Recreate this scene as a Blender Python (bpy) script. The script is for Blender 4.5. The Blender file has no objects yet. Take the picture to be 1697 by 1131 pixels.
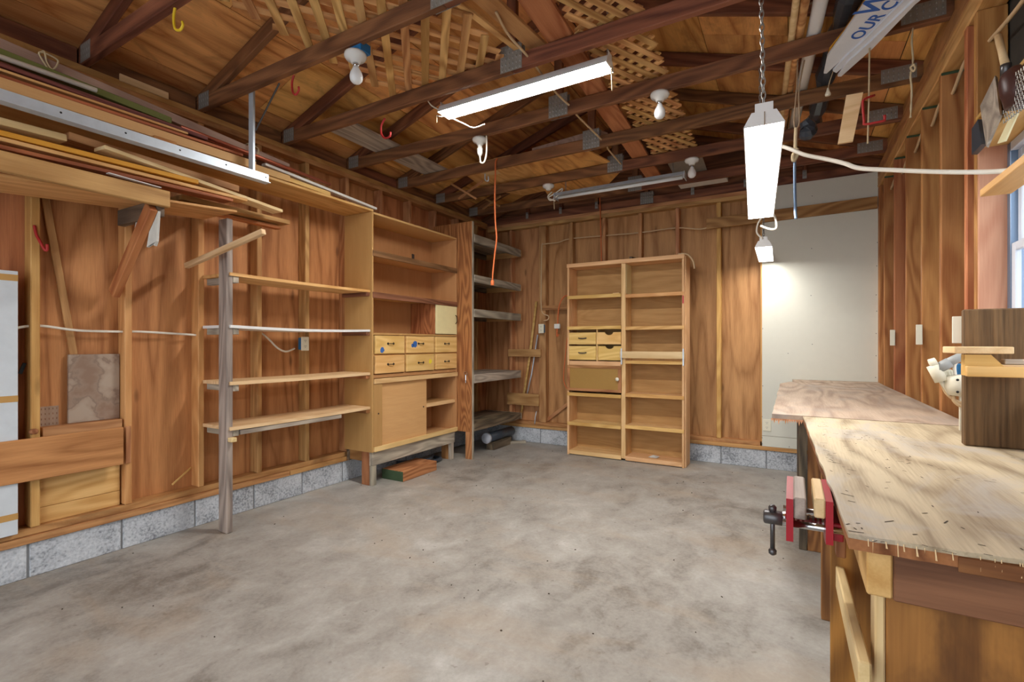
import bpy, bmesh, math, random
from mathutils import Matrix, Vector

random.seed(7)
SC = bpy.context.scene
COL = SC.collection

# ------------------------------------------------------------------ camera, world, exposure
F, CX, YH, CH = 809.0, 848.5, 570.0, 1.21          # focal length (px at 1697 wide), principal column, horizon row, eye height
YAW = math.atan2(1313 - 848.5, F)
cam = bpy.data.cameras.new('camera')
cam.sensor_width = 36.0
cam.lens = 36.0 * F / 1697.0
cam.shift_y = (YH - 565.5) / 1697.0
cam.clip_start = 0.02
camo = bpy.data.objects.new('camera', cam)
COL.objects.link(camo)
camo.location = (0, 0, CH)
camo.rotation_euler = (math.pi / 2, 0, YAW)
SC.camera = camo

world = bpy.data.worlds.new('overcast_sky')
SC.world = world
world.use_nodes = True
wb = world.node_tree.nodes['Background']
wb.inputs[0].default_value = (0.86, 0.93, 1.0, 1)
wb.inputs[1].default_value = 1.25

SC.view_settings.view_transform = 'Standard'
SC.view_settings.look = 'None'
SC.view_settings.exposure = 1.42
SC.view_settings.gamma = 1.0
SC.view_settings.use_curve_mapping = False
LIGHT = 29.0                                        # radiance of the fluorescent diffusers

# ------------------------------------------------------------------ measuring: where a sight line meets a plane of the room
FW = (-math.sin(YAW), math.cos(YAW)); RT = (math.cos(YAW), math.sin(YAW))
def at(u, v, x=None, y=None, z=None):
    a = (u - CX) / F
    d = (FW[0] + RT[0] * a, FW[1] + RT[1] * a, (YH - v) / F)
    t = x / d[0] if x is not None else y / d[1] if y is not None else (z - CH) / d[2]
    return Vector((d[0] * t, d[1] * t, CH + d[2] * t))

XL, YB, XR = -3.42, 5.32, 0.65                      # inner stud faces: left, back, right
YF = -1.25                                          # front wall, out of view; its opening is added to let in sky fill
JZ = 2.76                                           # underside of the truss bottom chords

# ------------------------------------------------------------------ materials
def lin(c):
    return tuple(((x / 255.0) / 12.92 if x / 255.0 <= 0.04045 else ((x / 255.0 + 0.055) / 1.055) ** 2.4) for x in c)
class NT:
    def __init__(s, name):
        s.m = bpy.data.materials.new(name); s.m.use_nodes = True
        s.t = s.m.node_tree; s.b = s.t.nodes['Principled BSDF']
        s.b.inputs['Specular IOR Level'].default_value = 0.3
    def n(s, kind, **kw):
        o = s.t.nodes.new(kind)
        for k, v in kw.items(): setattr(o, k, v)
        return o
    def l(s, a, b): s.t.links.new(a, b)
    def math(s, op, a, b=None, c=None):
        o = s.n('ShaderNodeMath', operation=op)
        for i, q in enumerate((a, b, c)):
            if q is None: continue
            if hasattr(q, 'is_output'): s.l(q, o.inputs[i])
            else: o.inputs[i].default_value = q
        return o.outputs[0]
    def coords(s, rnd=True):
        tc = s.n('ShaderNodeTexCoord')
        if not rnd: return tc.outputs['Object'], None
        oi = s.n('ShaderNodeObjectInfo')
        va = s.n('ShaderNodeVectorMath', operation='ADD')
        cb = s.n('ShaderNodeCombineXYZ')
        for i, k in enumerate((37.0, 53.0, 71.0)): s.l(s.math('MULTIPLY', oi.outputs['Random'], k), cb.inputs[i])
        s.l(tc.outputs['Object'], va.inputs[0]); s.l(cb.outputs[0], va.inputs[1])
        return va.outputs[0], oi.outputs['Random']
    def noise(s, vec, scale=(1, 1, 1), sc=1.0, detail=4.0, rough=0.5, dist=0.0):
        mp = s.n('ShaderNodeMapping'); mp.inputs['Scale'].default_value = scale
        s.l(vec, mp.inputs['Vector'])
        o = s.n('ShaderNodeTexNoise')
        o.inputs['Scale'].default_value = sc; o.inputs['Detail'].default_value = detail
        o.inputs['Roughness'].default_value = rough; o.inputs['Distortion'].default_value = dist
        s.l(mp.outputs[0], o.inputs['Vector'])
        return o.outputs['Fac']
    def ramp(s, fac, stops):
        o = s.n('ShaderNodeValToRGB'); e = o.color_ramp.elements
        while len(e) > len(stops): e.remove(e[-1])
        while len(e) < len(stops): e.new(1.0)
        for i, (p, c) in enumerate(stops):
            e[i].position = p; e[i].color = tuple(c) + (1,) if len(c) == 3 else c
        s.l(fac, o.inputs[0]); return o.outputs[0]
    def mix(s, fac, a, b, mode='MIX'):
        o = s.n('ShaderNodeMix', data_type='RGBA', blend_type=mode)
        if hasattr(fac, 'is_output'): s.l(fac, o.inputs[0])
        else: o.inputs[0].default_value = fac
        for i, q in ((6, a), (7, b)):
            if hasattr(q, 'is_output'): s.l(q, o.inputs[i])
            else: o.inputs[i].default_value = tuple(q) + (1,)
        return o.outputs[2]
    def bump(s, h, strength=0.2, dist=0.01):
        o = s.n('ShaderNodeBump'); o.inputs['Strength'].default_value = strength; o.inputs['Distance'].default_value = dist
        s.l(h, o.inputs['Height']); s.l(o.outputs[0], s.b.inputs['Normal'])
    def out(s, col, rough=0.6):
        if hasattr(col, 'is_output'): s.l(col, s.b.inputs['Base Color'])
        else: s.b.inputs['Base Color'].default_value = tuple(col) + (1,)
        s.b.inputs['Roughness'].default_value = rough
        return s.m

def wood(name, dark, light, ring=10.0, ringsc=(0.8, 4.5, 4.5), wr=0.35, wn=0.4, wf=0.25, rough=0.62, bump=0.12, var=0.22, knots=0.5, stain=None, sharp=1.0, nsc=16.0):
    t = NT(name); v, rnd = t.coords()
    n1 = t.noise(v, (1.3, nsc, nsc), detail=6, dist=0.5)
    n2 = t.noise(v, ringsc, detail=1.5, dist=0.25)
    r = t.math('MULTIPLY_ADD', t.math('SINE', t.math('MULTIPLY', n2, ring * 6.283)), 0.5, 0.5)
    if sharp != 1.0: r = t.math('POWER', r, sharp)
    n3 = t.noise(v, (9, 190, 190), detail=2)
    fac = t.math('ADD', t.math('ADD', t.math('MULTIPLY', n1, wn), t.math('MULTIPLY', r, wr)), t.math('MULTIPLY', n3, wf))
    d, l = lin(dark), lin(light)
    md = tuple((p + q) / 2 for p, q in zip(d, l))
    col = t.ramp(fac, [(0.27, d), (0.5, md), (0.73, l)])
    if knots:
        mp = t.n('ShaderNodeMapping'); mp.inputs['Scale'].default_value = (2.2, 6.5, 6.5); t.l(v, mp.inputs['Vector'])
        vo = t.n('ShaderNodeTexVoronoi'); vo.inputs['Scale'].default_value = 1.0; t.l(mp.outputs[0], vo.inputs['Vector'])
        k = t.ramp(vo.outputs['Distance'], [(0.05, (1, 1, 1)), (0.13, (0, 0, 0))])
        sep = t.n('ShaderNodeSeparateColor'); t.l(vo.outputs['Color'], sep.inputs[0])
        on = t.math('MULTIPLY', t.math('LESS_THAN', sep.outputs[0], 0.5), knots)
        kk = t.math('MULTIPLY', k, on)
        col = t.mix(kk, col, tuple(x * 0.35 for x in d))
    if stain:
        n4 = t.noise(v, (2.2, 4, 4), detail=5, rough=0.65, dist=0.8)
        col = t.mix(t.math('MULTIPLY', t.ramp(n4, [(0.5, (0, 0, 0)), (0.66, (1, 1, 1))]), stain[1]), col, lin(stain[0]))
    hs = t.n('ShaderNodeHueSaturation'); t.l(col, hs.inputs['Color'])
    t.l(t.math('MULTIPLY_ADD', rnd, var * 2, 1 - var), hs.inputs['Value'])
    t.l(t.math('MULTIPLY_ADD', t.math('FRACT', t.math('MULTIPLY', rnd, 7.3)), 0.024, 0.488), hs.inputs['Hue'])
    if bump: t.bump(fac, bump, 0.006)
    return t.out(hs.outputs[0], rough)

def plain(name, c, rough=0.5, metal=0.0, noise=0.0, spec=None):
    t = NT(name)
    if noise:
        v, _ = t.coords(); n = t.noise(v, (1, 1, 1), 14, 5, 0.6)
        col = t.mix(n, tuple(x * (1 - noise) for x in lin(c)), tuple(min(1, x * (1 + noise)) for x in lin(c)))
    else: col = lin(c)
    t.b.inputs['Metallic'].default_value = metal
    if spec is not None: t.b.inputs['Specular IOR Level'].default_value = spec
    return t.out(col, rough)

def glow(name, c, s):
    t = NT(name); t.b.inputs['Emission Color'].default_value = tuple(c) + (1,); t.b.inputs['Emission Strength'].default_value = s
    return t.out((0.9, 0.9, 0.9), 0.5)

M = {}
M['wallply'] = wood('siding_plywood', (146, 86, 50), (204, 138, 90), ring=6, ringsc=(0.6, 5, 5), wr=0.28, wn=0.4, wf=0.32, var=0.07, knots=0.6, sharp=0.5)
M['wallply2'] = wood('back_plywood', (144, 90, 54), (202, 144, 98), ring=6, ringsc=(0.6, 5, 5), wr=0.25, wn=0.4, wf=0.35, var=0.07, knots=0.5, sharp=0.5)
M['stud'] = wood('fir_stud', (176, 126, 68), (214, 168, 104), wr=0.2, wn=0.5, var=0.1, knots=0.4)
M['studR'] = wood('red_fir_stud', (150, 88, 46), (196, 136, 82), wr=0.3, wn=0.45, var=0.14, knots=0.5)
M['studB'] = wood('brown_stud', (156, 106, 64), (206, 156, 104), wr=0.25, wn=0.5, var=0.1, knots=0.4)
M['plate'] = wood('plate_lumber', (166, 114, 66), (208, 158, 102), wr=0.25, wn=0.45, var=0.06, stain=((112, 78, 50), 0.5))
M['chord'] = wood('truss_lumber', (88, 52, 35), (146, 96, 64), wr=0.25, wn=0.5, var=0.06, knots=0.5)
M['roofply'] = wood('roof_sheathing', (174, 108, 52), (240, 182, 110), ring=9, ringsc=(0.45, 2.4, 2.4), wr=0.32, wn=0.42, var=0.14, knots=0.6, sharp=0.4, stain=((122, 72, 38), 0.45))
M['lattice'] = wood('lattice_cedar', (168, 116, 66), (226, 180, 120), var=0.16, knots=0.2)
M['redplank'] = wood('red_cedar_plank', (150, 84, 52), (196, 132, 92), wr=0.25, var=0.05, knots=0.2)
M['grey'] = wood('grey_weathered', (124, 114, 102), (190, 178, 158), wr=0.25, wn=0.5, var=0.12, bump=0.3, knots=0.5)
M['darkgrey'] = wood('dark_rough_timber', (66, 56, 46), (130, 112, 90), wr=0.3, wn=0.5, var=0.1, bump=0.4)
M['postgrey'] = wood('post_grey', (108, 96, 88), (176, 162, 148), wr=0.25, wn=0.55, var=0.02, bump=0.2, knots=0.6)
M['pale'] = wood('pale_pine', (206, 170, 118), (236, 208, 160), wr=0.2, wn=0.5, var=0.07, knots=0.3)
M['pine'] = wood('yellow_pine', (196, 146, 82), (228, 184, 120), wr=0.25, wn=0.45, var=0.08, knots=0.4)
M['brown'] = wood('brown_board', (136, 88, 50), (184, 132, 84), var=0.1)
M['redbrown'] = wood('red_brown_board', (138, 70, 44), (182, 104, 68), var=0.1, knots=0.2)
M['burgundy'] = wood('burgundy_stain', (90, 48, 40), (134, 80, 68), var=0.05, knots=0)
M['mdf'] = wood('particle_board', (206, 162, 104), (226, 184, 124), wr=0.05, wn=0.3, wf=0.3, var=0.03, knots=0, bump=0.02)
M['hard'] = wood('hardboard', (182, 136, 84), (206, 160, 106), wr=0.05, wn=0.4, wf=0.2, var=0.04, knots=0, bump=0.02)
M['panelply'] = wood('tall_panel_plywood', (136, 84, 46), (180, 122, 72), ring=14, ringsc=(0.9, 6, 6), wr=0.45, wn=0.35, var=0.02, knots=0.3)
M['bookwood'] = wood('bookcase_pine', (208, 164, 108), (236, 198, 144), wr=0.2, wn=0.5, var=0.05, knots=0.35)
M['bookback'] = wood('bookcase_back', (160, 112, 68), (196, 148, 98), wr=0.1, wn=0.5, var=0.03, knots=0, bump=0.03)
M['drawer'] = wood('drawer_pine', (214, 168, 96), (238, 200, 132), wr=0.25, wn=0.4, var=0.04, knots=0.2, bump=0.04)
M['trim'] = wood('dark_trim', (104, 68, 44), (150, 104, 72), wr=0.3, var=0.05, knots=0.2)
M['benchtop'] = wood('bench_plywood', (128, 104, 80), (196, 176, 148), ring=7, ringsc=(0.9, 3.0, 3.0), wr=0.28, wn=0.5, wf=0.35, var=0.0, knots=0, bump=0.08, rough=0.6, sharp=0.6, stain=((176, 168, 160), 0.75), nsc=22.0)
M['benchtop2'] = wood('bench_plywood_far', (140, 114, 96), (192, 168, 148), ring=8, ringsc=(0.8, 3.6, 3.6), wr=0.25, wn=0.5, wf=0.3, var=0.0, knots=0, bump=0.04, rough=0.6, sharp=0.6, stain=((158, 146, 138), 0.6))
M['benchwood'] = wood('bench_lumber', (112, 72, 38), (164, 114, 64), ring=12, wr=0.35, var=0.08, knots=0.4)
M['benchply'] = wood('bench_end_plywood', (112, 70, 34), (172, 116, 58), ring=8, ringsc=(0.6, 4, 4), wr=0.4, var=0.03, knots=0.5, stain=((86, 52, 28), 0.6))
M['weather'] = wood('barn_board', (58, 40, 27), (132, 98, 68), ring=10, ringsc=(0.4, 8, 8), wr=0.1, wn=0.75, wf=0.25, var=0.0, bump=0.9, rough=0.85, knots=0.2, nsc=34.0)
M['jamb'] = wood('jamb_board', (184, 134, 100), (212, 168, 132), wr=0.2, var=0.02, knots=0.4)
M['paintyellow'] = wood('yellow_paint_board', (206, 146, 44), (226, 170, 64), wr=0.1, wn=0.3, var=0.02, knots=0)
M['mortar'] = plain('mortar_joint', (128, 130, 132), 0.9, noise=0.15)
M['white'] = plain('white_plastic', (232, 230, 222), 0.4)
M['whitepaint'] = plain('white_paint', (226, 224, 220), 0.5, noise=0.05)
M['bagwhite'] = plain('white_vinyl', (224, 230, 238), 0.35, noise=0.06)
M['foam'] = plain('foil_foam_board', (206, 212, 216), 0.55, noise=0.12)
M['tape'] = plain('tan_tape', (190, 146, 84), 0.6, noise=0.1)
M['steel'] = plain('galvanised_steel', (196, 206, 214), 0.4, 0.35, noise=0.2)
M['nailplate'] = plain('nail_plate_steel', (140, 136, 128), 0.5, 0.25, noise=0.3)
M['darkmetal'] = plain('dark_iron', (92, 90, 90), 0.35, 0.7, noise=0.2)
M['chrome'] = plain('chrome', (200, 200, 200), 0.2, 1.0)
M['black'] = plain('black_iron', (28, 26, 26), 0.5, 0.3)
M['red'] = plain('red_enamel', (160, 22, 34), 0.35, noise=0.1)
M['hookred'] = plain('red_vinyl', (176, 48, 46), 0.4)
M['hookyellow'] = plain('yellow_vinyl', (232, 196, 48), 0.4)
M['blue'] = plain('blue_box', (44, 110, 160), 0.45)
M['orange'] = plain('orange_cord', (214, 112, 62), 0.5)
M['cable'] = plain('cable_white', (226, 218, 202), 0.5)
M['cabletan'] = plain('cable_tan', (206, 176, 136), 0.55)
M['ivory'] = plain('ivory_plate', (232, 226, 204), 0.4)
M['porcelain'] = plain('porcelain', (226, 224, 218), 0.2)
M['bulb'] = plain('frosted_glass', (228, 228, 226), 0.25)
M['rope'] = plain('rope', (196, 176, 140), 0.9, noise=0.2)
M['string'] = plain('twine', (150, 126, 100), 0.9)
M['drywall'] = plain('drywall_paint', (214, 212, 198), 0.7, noise=0.03)
M['creamdoor'] = plain('cream_paint', (236, 222, 168), 0.45, noise=0.08)
M['copper'] = plain('copper_pipe', (190, 110, 84), 0.35, 0.6)
M['green'] = plain('green_paint', (112, 116, 60), 0.6, noise=0.1)
M['bundle'] = wood('bamboo_slats', (150, 122, 106), (192, 164, 144), wr=0.2, var=0.05, knots=0)
M['plastic_dark'] = plain('grey_plastic_sheet', (62, 68, 76), 0.3, noise=0.35)
M['stone'] = None
M['rag'] = plain('old_rag', (196, 192, 182), 0.9, noise=0.25)
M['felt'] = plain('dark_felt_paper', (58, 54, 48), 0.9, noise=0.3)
M['brush'] = plain('brown_gourd', (70, 42, 36), 0.4, noise=0.25)
M['wire'] = plain('mesh_wire', (160, 160, 156), 0.4, 0.7)
M['paper'] = plain('cream_paper', (232, 222, 178), 0.7)
M['lampgrey'] = plain('lamp_grey', (150, 150, 146), 0.4)
M['lampcream'] = plain('lamp_cream', (216, 208, 186), 0.4)
M['vinylwin'] = plain('window_vinyl', (206, 212, 222), 0.35)
M['alu'] = plain('window_aluminium', (120, 140, 164), 0.35, 0.6)
M['inkblue'] = plain('blue_ink', (48, 100, 186), 0.5)
M['spray_blue'] = plain('blue_spray_paint', (62, 104, 170), 0.6)
M['spray_yellow'] = plain('yellow_spray_paint', (236, 212, 64), 0.6)
M['gardengreen'] = plain('shrub_green', (66, 84, 58), 0.8, noise=0.3)
M['snow'] = plain('pale_ground', (196, 200, 204), 0.8, noise=0.05)
M['sidinggrey'] = plain('neighbour_siding', (206, 204, 198), 0.7, noise=0.03)
M['roofgrey'] = plain('neighbour_roof', (120, 118, 120), 0.8, noise=0.2)
M['pipe'] = plain('drain_pipe', (176, 180, 190), 0.5)
M['litter'] = plain('wood_chips', (70, 58, 46), 0.9)
M['dim_light'] = glow('lit_diffuser_aged', (1.0, 0.985, 0.96), LIGHT * 0.45)
M['bright_light'] = glow('lit_diffuser_new', (1.0, 0.985, 0.96), LIGHT * 1.85)
M['mid_light'] = glow('lit_diffuser_used', (1.0, 0.985, 0.96), LIGHT * 0.55)
M['white_light'] = glow('lit_diffuser', (1.0, 0.985, 0.96), LIGHT)

def m_glass():
    m = bpy.data.materials.new('window_glass'); m.use_nodes = True
    t = m.node_tree; b = t.nodes['Principled BSDF']; o = t.nodes['Material Output']
    tr = t.nodes.new('ShaderNodeBsdfTransparent'); gl = t.nodes.new('ShaderNodeBsdfGlossy'); gl.inputs['Roughness'].default_value = 0.02
    mx = t.nodes.new('ShaderNodeMixShader'); mx.inputs[0].default_value = 0.08
    t.links.new(tr.outputs[0], mx.inputs[1]); t.links.new(gl.outputs[0], mx.inputs[2]); t.links.new(mx.outputs[0], o.inputs[0])
    t.nodes.remove(b); return m
M['glass'] = m_glass()

def m_concrete():
    t = NT('concrete_floor'); v, _ = t.coords(False)
    big = t.noise(v, (1, 1, 1), 0.9, 5, 0.62, 0.6); mid = t.noise(v, (1.4, 1, 1), 4.5, 6, 0.62, 0.5); fine = t.noise(v, (1, 1, 1), 60, 4, 0.6)
    col = t.ramp(t.math('ADD', t.math('MULTIPLY', big, 0.45), t.math('ADD', t.math('MULTIPLY', mid, 0.4), t.math('MULTIPLY', fine, 0.15))),
                 [(0.37, lin((118, 112, 104))), (0.46, lin((150, 145, 137))), (0.55, lin((166, 162, 154))), (0.66, lin((188, 185, 178)))])
    tan = t.ramp(t.noise(v, (0.7, 1.6, 1), 1.7, 4, 0.6, 0.4), [(0.5, (0, 0, 0)), (0.68, (1, 1, 1))])
    col = t.mix(t.math('MULTIPLY', tan, 0.38), col, lin((170, 150, 126)))
    bl = t.ramp(t.noise(v, (1, 1, 1), 3.1, 3, 0.5, 0.2), [(0.66, (0, 0, 0)), (0.74, (1, 1, 1))])
    col = t.mix(t.math('MULTIPLY', bl, 0.35), col, lin((128, 121, 112)))
    sp = t.ramp(t.noise(v, (1, 1, 1), 26, 2, 0.5), [(0.7, (0, 0, 0)), (0.75, (1, 1, 1))])
    col = t.mix(t.math('MULTIPLY', sp, 0.35), col, lin((96, 84, 70)))
    t.bump(t.math('ADD', mid, fine), 0.08, 0.01)
    t.l(t.math('MULTIPLY_ADD', mid, 0.35, 0.3), t.b.inputs['Roughness'])
    t.l(col, t.b.inputs['Base Color']); return t.m
M['floor'] = m_concrete()

def m_block():
    t = NT('concrete_block'); v, rnd = t.coords()
    a = t.noise(v, (1, 1, 1), 5, 5, 0.6); b = t.noise(v, (1, 1, 1), 70, 3, 0.6)
    col = t.ramp(t.math('ADD', t.math('MULTIPLY', a, 0.45), t.math('MULTIPLY', b, 0.55)), [(0.36, lin((124, 127, 132))), (0.5, lin((184, 188, 193))), (0.66, lin((210, 213, 216)))])
    t.bump(b, 0.5, 0.01); return t.out(col, 0.85)
M['block'] = m_block()

def m_stain_panel():
    t = NT('water_stained_board'); v, _ = t.coords(False)
    n = t.noise(v, (1, 1, 1), 6, 4, 0.5, 0.2)
    rim = t.ramp(n, [(0.47, (0, 0, 0)), (0.5, (1, 1, 1)), (0.53, (0, 0, 0))])
    col = t.ramp(n, [(0.4, lin((138, 112, 94))), (0.6, lin((168, 150, 132)))])
    col = t.mix(t.math('MULTIPLY', rim, 0.4), col, lin((92, 72, 64)))
    return t.out(col, 0.6)
M['stone'] = m_stain_panel()

def m_cane():
    t = NT('woven_cane'); v, _ = t.coords(False)
    w = t.n('ShaderNodeTexChecker'); w.inputs['Scale'].default_value = 160
    w.inputs['Color1'].default_value = lin((176, 138, 72)) + (1,); w.inputs['Color2'].default_value = lin((146, 108, 54)) + (1,)
    t.l(v, w.inputs['Vector']); return t.out(w.outputs[0], 0.6)
M['cane'] = m_cane()

# ------------------------------------------------------------------ building helpers
WM = {}
def link(name, data, mw, parent=None, mat=None):
    o = bpy.data.objects.new(name, data); COL.objects.link(o)
    if mat is not None and data is not None and not data.materials: data.materials.append(M[mat] if isinstance(mat, str) else mat)
    if parent is not None:
        o.parent = parent; o.matrix_parent_inverse = WM[parent.name].inverted()
    o.matrix_basis = mw; WM[o.name] = mw.copy()
    return o
def tag(o, label=None, cat=None, group=None, kind=None):
    if label: o['label'] = label
    if cat: o['category'] = cat
    if group: o['group'] = group
    if kind: o['kind'] = kind
    return o
def thing(name, label, cat, loc, group=None):
    return tag(link(name, None, Matrix.Translation(Vector(loc))), label, cat, group)
def struct(o): o['kind'] = 'structure'; return o

_cache = {}
def boxmesh(dx, dy, dz, bev, mat):
    key = (round(dx, 4), round(dy, 4), round(dz, 4), round(bev, 4), mat)
    if key in _cache: return _cache[key]
    bm = bmesh.new(); bmesh.ops.create_cube(bm, size=1.0)
    for v in bm.verts: v.co = Vector((v.co.x * dx, v.co.y * dy, v.co.z * dz))
    if bev > 0: bmesh.ops.bevel(bm, geom=list(bm.edges), offset=min(bev, 0.3 * min(dx, dy, dz)), segments=1, affect='EDGES', profile=0.5)
    me = bpy.data.meshes.new('board'); bm.to_mesh(me); bm.free()
    me.materials.append(M[mat]); _cache[key] = me; return me
def board(name, p0, p1, w, t, mat, parent=None, nrm=(0, 0, 1), bev=0.002):
    """a board from p0 to p1 along its centre line; w across, t along nrm. Grain runs along local X."""
    p0, p1 = Vector(p0), Vector(p1); x = (p1 - p0); L = x.length; x.normalize()
    n = Vector(nrm); n = (n - x * n.dot(x)).normalized(); y = n.cross(x)
    mw = Matrix((x, y, n)).transposed().to_4x4(); mw.translation = (p0 + p1) / 2
    return link(name, boxmesh(L, w, t, bev, mat), mw, parent)
AX = (Vector((1, 0, 0)), Vector((0, 1, 0)), Vector((0, 0, 1)))
def box(name, lo, hi, mat, parent=None, bev=0.002, grain=None):
    lo, hi = Vector(lo), Vector(hi); d = [abs(hi[i] - lo[i]) for i in range(3)]; c = (lo + hi) / 2
    order = sorted(range(3), key=lambda i: -d[i])
    if grain is not None: order = [grain] + [i for i in order if i != grain]
    x, n = AX[order[0]], AX[order[2]]; y = n.cross(x)
    mw = Matrix((x, y, n)).transposed().to_4x4(); mw.translation = c
    return link(name, boxmesh(d[order[0]], d[order[1]], d[order[2]], bev, mat), mw, parent)
def mesh(name, verts, faces, mat, parent=None, smooth=False, loc=None):
    me = bpy.data.meshes.new(name); vs = [Vector(v) for v in verts]
    c = Vector(loc) if loc is not None else sum(vs, Vector()) / len(vs)
    me.from_pydata([v - c for v in vs], [], faces); me.update()
    bm = bmesh.new(); bm.from_mesh(me); bmesh.ops.recalc_face_normals(bm, faces=list(bm.faces)); bm.to_mesh(me); bm.free()
    if smooth: me.polygons.foreach_set('use_smooth', [True] * len(me.polygons))
    return link(name, me, Matrix.Translation(c), parent, mat)
def prism(name, poly, axis, a, b, mat, parent=None, smooth=False):
    """poly: 2D outline in the two other axes (in order), extruded along axis from a to b."""
    def v3(p, h):
        q = [0, 0, 0]; k = [i for i in range(3) if i != axis]; q[axis] = h; q[k[0]], q[k[1]] = p; return q
    n = len(poly); vs = [v3(p, a) for p in poly] + [v3(p, b) for p in poly]
    fs = [tuple(range(n))[::-1], tuple(range(n, 2 * n))] + [(i, (i + 1) % n, n + (i + 1) % n, n + i) for i in range(n)]
    return mesh(name, vs, fs, mat, parent, smooth)
def spline(pts, sub=6):
    pts = [Vector(p) for p in pts]
    if len(pts) < 3: return pts
    out = []
    for i in range(len(pts) - 1):
        a, b, c, d = pts[max(i - 1, 0)], pts[i], pts[i + 1], pts[min(i + 2, len(pts) - 1)]
        for k in range(sub):
            s = k / sub
            out.append(0.5 * ((2 * b) + (c - a) * s + (2 * a - 5 * b + 4 * c - d) * s * s + (3 * b - a - 3 * c + d) * s ** 3))
    return out + [pts[-1]]
def tubegeo(pts, r, sides=8, ra=None, ring0=0):
    vs, fs = [], []; up = Vector((0.13, 0.31, 0.94)); prev = None
    for i, p in enumerate(pts):
        tg = (pts[min(i + 1, len(pts) - 1)] - pts[max(i - 1, 0)]).normalized()
        if prev is None: prev = tg.cross(up).normalized() if abs(tg.dot(up)) < 0.98 else tg.cross(Vector((1, 0, 0))).normalized()
        n = (prev - tg * prev.dot(tg)).normalized(); prev = n; b = tg.cross(n)
        rr = ra[i] if ra else r
        for k in range(sides):
            a = 2 * math.pi * k / sides; vs.append(p + n * (rr * math.cos(a)) + b * (rr * math.sin(a)))
    m = len(pts)
    for i in range(m - 1):
        for k in range(sides):
            fs.append((ring0 + i * sides + k, ring0 + i * sides + (k + 1) % sides, ring0 + (i + 1) * sides + (k + 1) % sides, ring0 + (i + 1) * sides + k))
    fs.append(tuple(ring0 + k for k in range(sides))[::-1]); fs.append(tuple(ring0 + (m - 1) * sides + k for k in range(sides)))
    return vs, fs
def tube(name, pts, r, mat, parent=None, sides=8, smooth=True, sub=6, curve=True):
    q = spline(pts, sub) if curve else [Vector(p) for p in pts]
    vs, fs = tubegeo(q, r, sides)
    return mesh(name, vs, fs, mat, parent, smooth)
def lathe(name, prof, c, mat, parent=None, axis=(0, 0, 1), sides=20, smooth=True):
    """prof: (radius, height) pairs along axis from c."""
    z = Vector(axis).normalized(); x = z.cross(Vector((0.3, 0.9, 0.2))).normalized(); y = z.cross(x); c = Vector(c)
    vs, fs = [], []
    for r, h in prof:
        for k in range(sides):
            a = 2 * math.pi * k / sides; vs.append(c + z * h + x * (r * math.cos(a)) + y * (r * math.sin(a)))
    for i in range(len(prof) - 1):
        for k in range(sides): fs.append((i * sides + k, i * sides + (k + 1) % sides, (i + 1) * sides + (k + 1) % sides, (i + 1) * sides + k))
    fs.append(tuple(range(sides))[::-1]); fs.append(tuple((len(prof) - 1) * sides + k for k in range(sides)))
    return mesh(name, vs, fs, mat, parent, smooth)

# ================================================================== THE SETTING
fl = struct(mesh('floor', [(-3.75, YF - 0.3, -0.12), (1.0, YF - 0.3, -0.12), (1.0, YB + 0.25, -0.12), (-3.75, YB + 0.25, -0.12),
                           (-3.75, YF - 0.3, 0), (1.0, YF - 0.3, 0), (1.0, YB + 0.25, 0), (-3.75, YB + 0.25, 0)],
                 [(3, 2, 1, 0), (4, 5, 6, 7), (0, 1, 5, 4), (1, 2, 6, 5), (2, 3, 7, 6), (3, 0, 4, 7)], 'floor'))
struct(box('ground', (-14, -9, -0.3), (16, 14, -0.125), 'snow'))
BZ = 0.178                                           # top of the concrete block curb
SZ = BZ + 0.076                                      # top of the sole plate
def curb(parent, along, face, out, a, b, first):
    """one course of concrete blocks with recessed mortar; along = axis index, out = +1/-1 direction away from the room"""
    def bb(n, s0, s1, f0, f1, z0, z1, m, bev):
        lo = [0, 0, z0]; hi = [0, 0, z1]; o = 1 - along
        lo[along], hi[along] = s0, s1; lo[o], hi[o] = min(f0, f1), max(f0, f1)
        return box(n, lo, hi, m, parent, bev)
    bb('mortar', a, b, face + out * 0.006, face + out * 0.19, 0, BZ - 0.002, 'mortar', 0)
    s = first
    while s > a: s -= 0.4064
    while s < b:
        lo, hi = max(s + 0.005, a), min(s + 0.4064 - 0.005, b)
        if hi - lo > 0.02: bb('concrete_block', lo, hi, face, face + out * 0.18, 0, BZ, 'block', 0.004)
        s += 0.4064
# ---- left wall
wl = struct(box('wall_left', (XL - 0.125, YF, 0.1), (XL - 0.105, YB + 0.12, JZ + 0.1), 'wallply', bev=0))
y = -1.0
for i in range(6):
    y0, y1 = -1.25 + i * 1.2192 - 0.18, -1.25 + (i + 1) * 1.2192 - 0.18
    box('plywood_sheet', (XL - 0.105, max(y0, YF) + 0.002, BZ + 0.04), (XL - 0.09, min(y1, YB + 0.1) - 0.002, JZ - 0.005), 'wallply', wl, 0.001)
curb(wl, 1, XL, -1, YF, YB + 0.18, at(47, 930, x=XL).y)
box('mudsill', (XL - 0.12, YF, BZ + 0.001), (XL + 0.015, 2.445, BZ + 0.038), 'plate', wl)
box('mudsill', (XL - 0.12, 2.449, BZ + 0.001), (XL + 0.015, YB, BZ + 0.038), 'plate', wl)
box('sole_plate', (XL - 0.089, YF, BZ + 0.039), (XL - 0.004, YB, SZ), 'plate', wl)
LST = [0.97 + 0.4115 * k for k in range(-5, 11)]
for k, y in enumerate(LST):
    m = 'stud' if y < 1.9 else 'studB'
    box('stud', (XL - 0.089, y - 0.019, SZ + 0.001), (XL, y + 0.019, 2.683), m, wl, 0.004)
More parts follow.
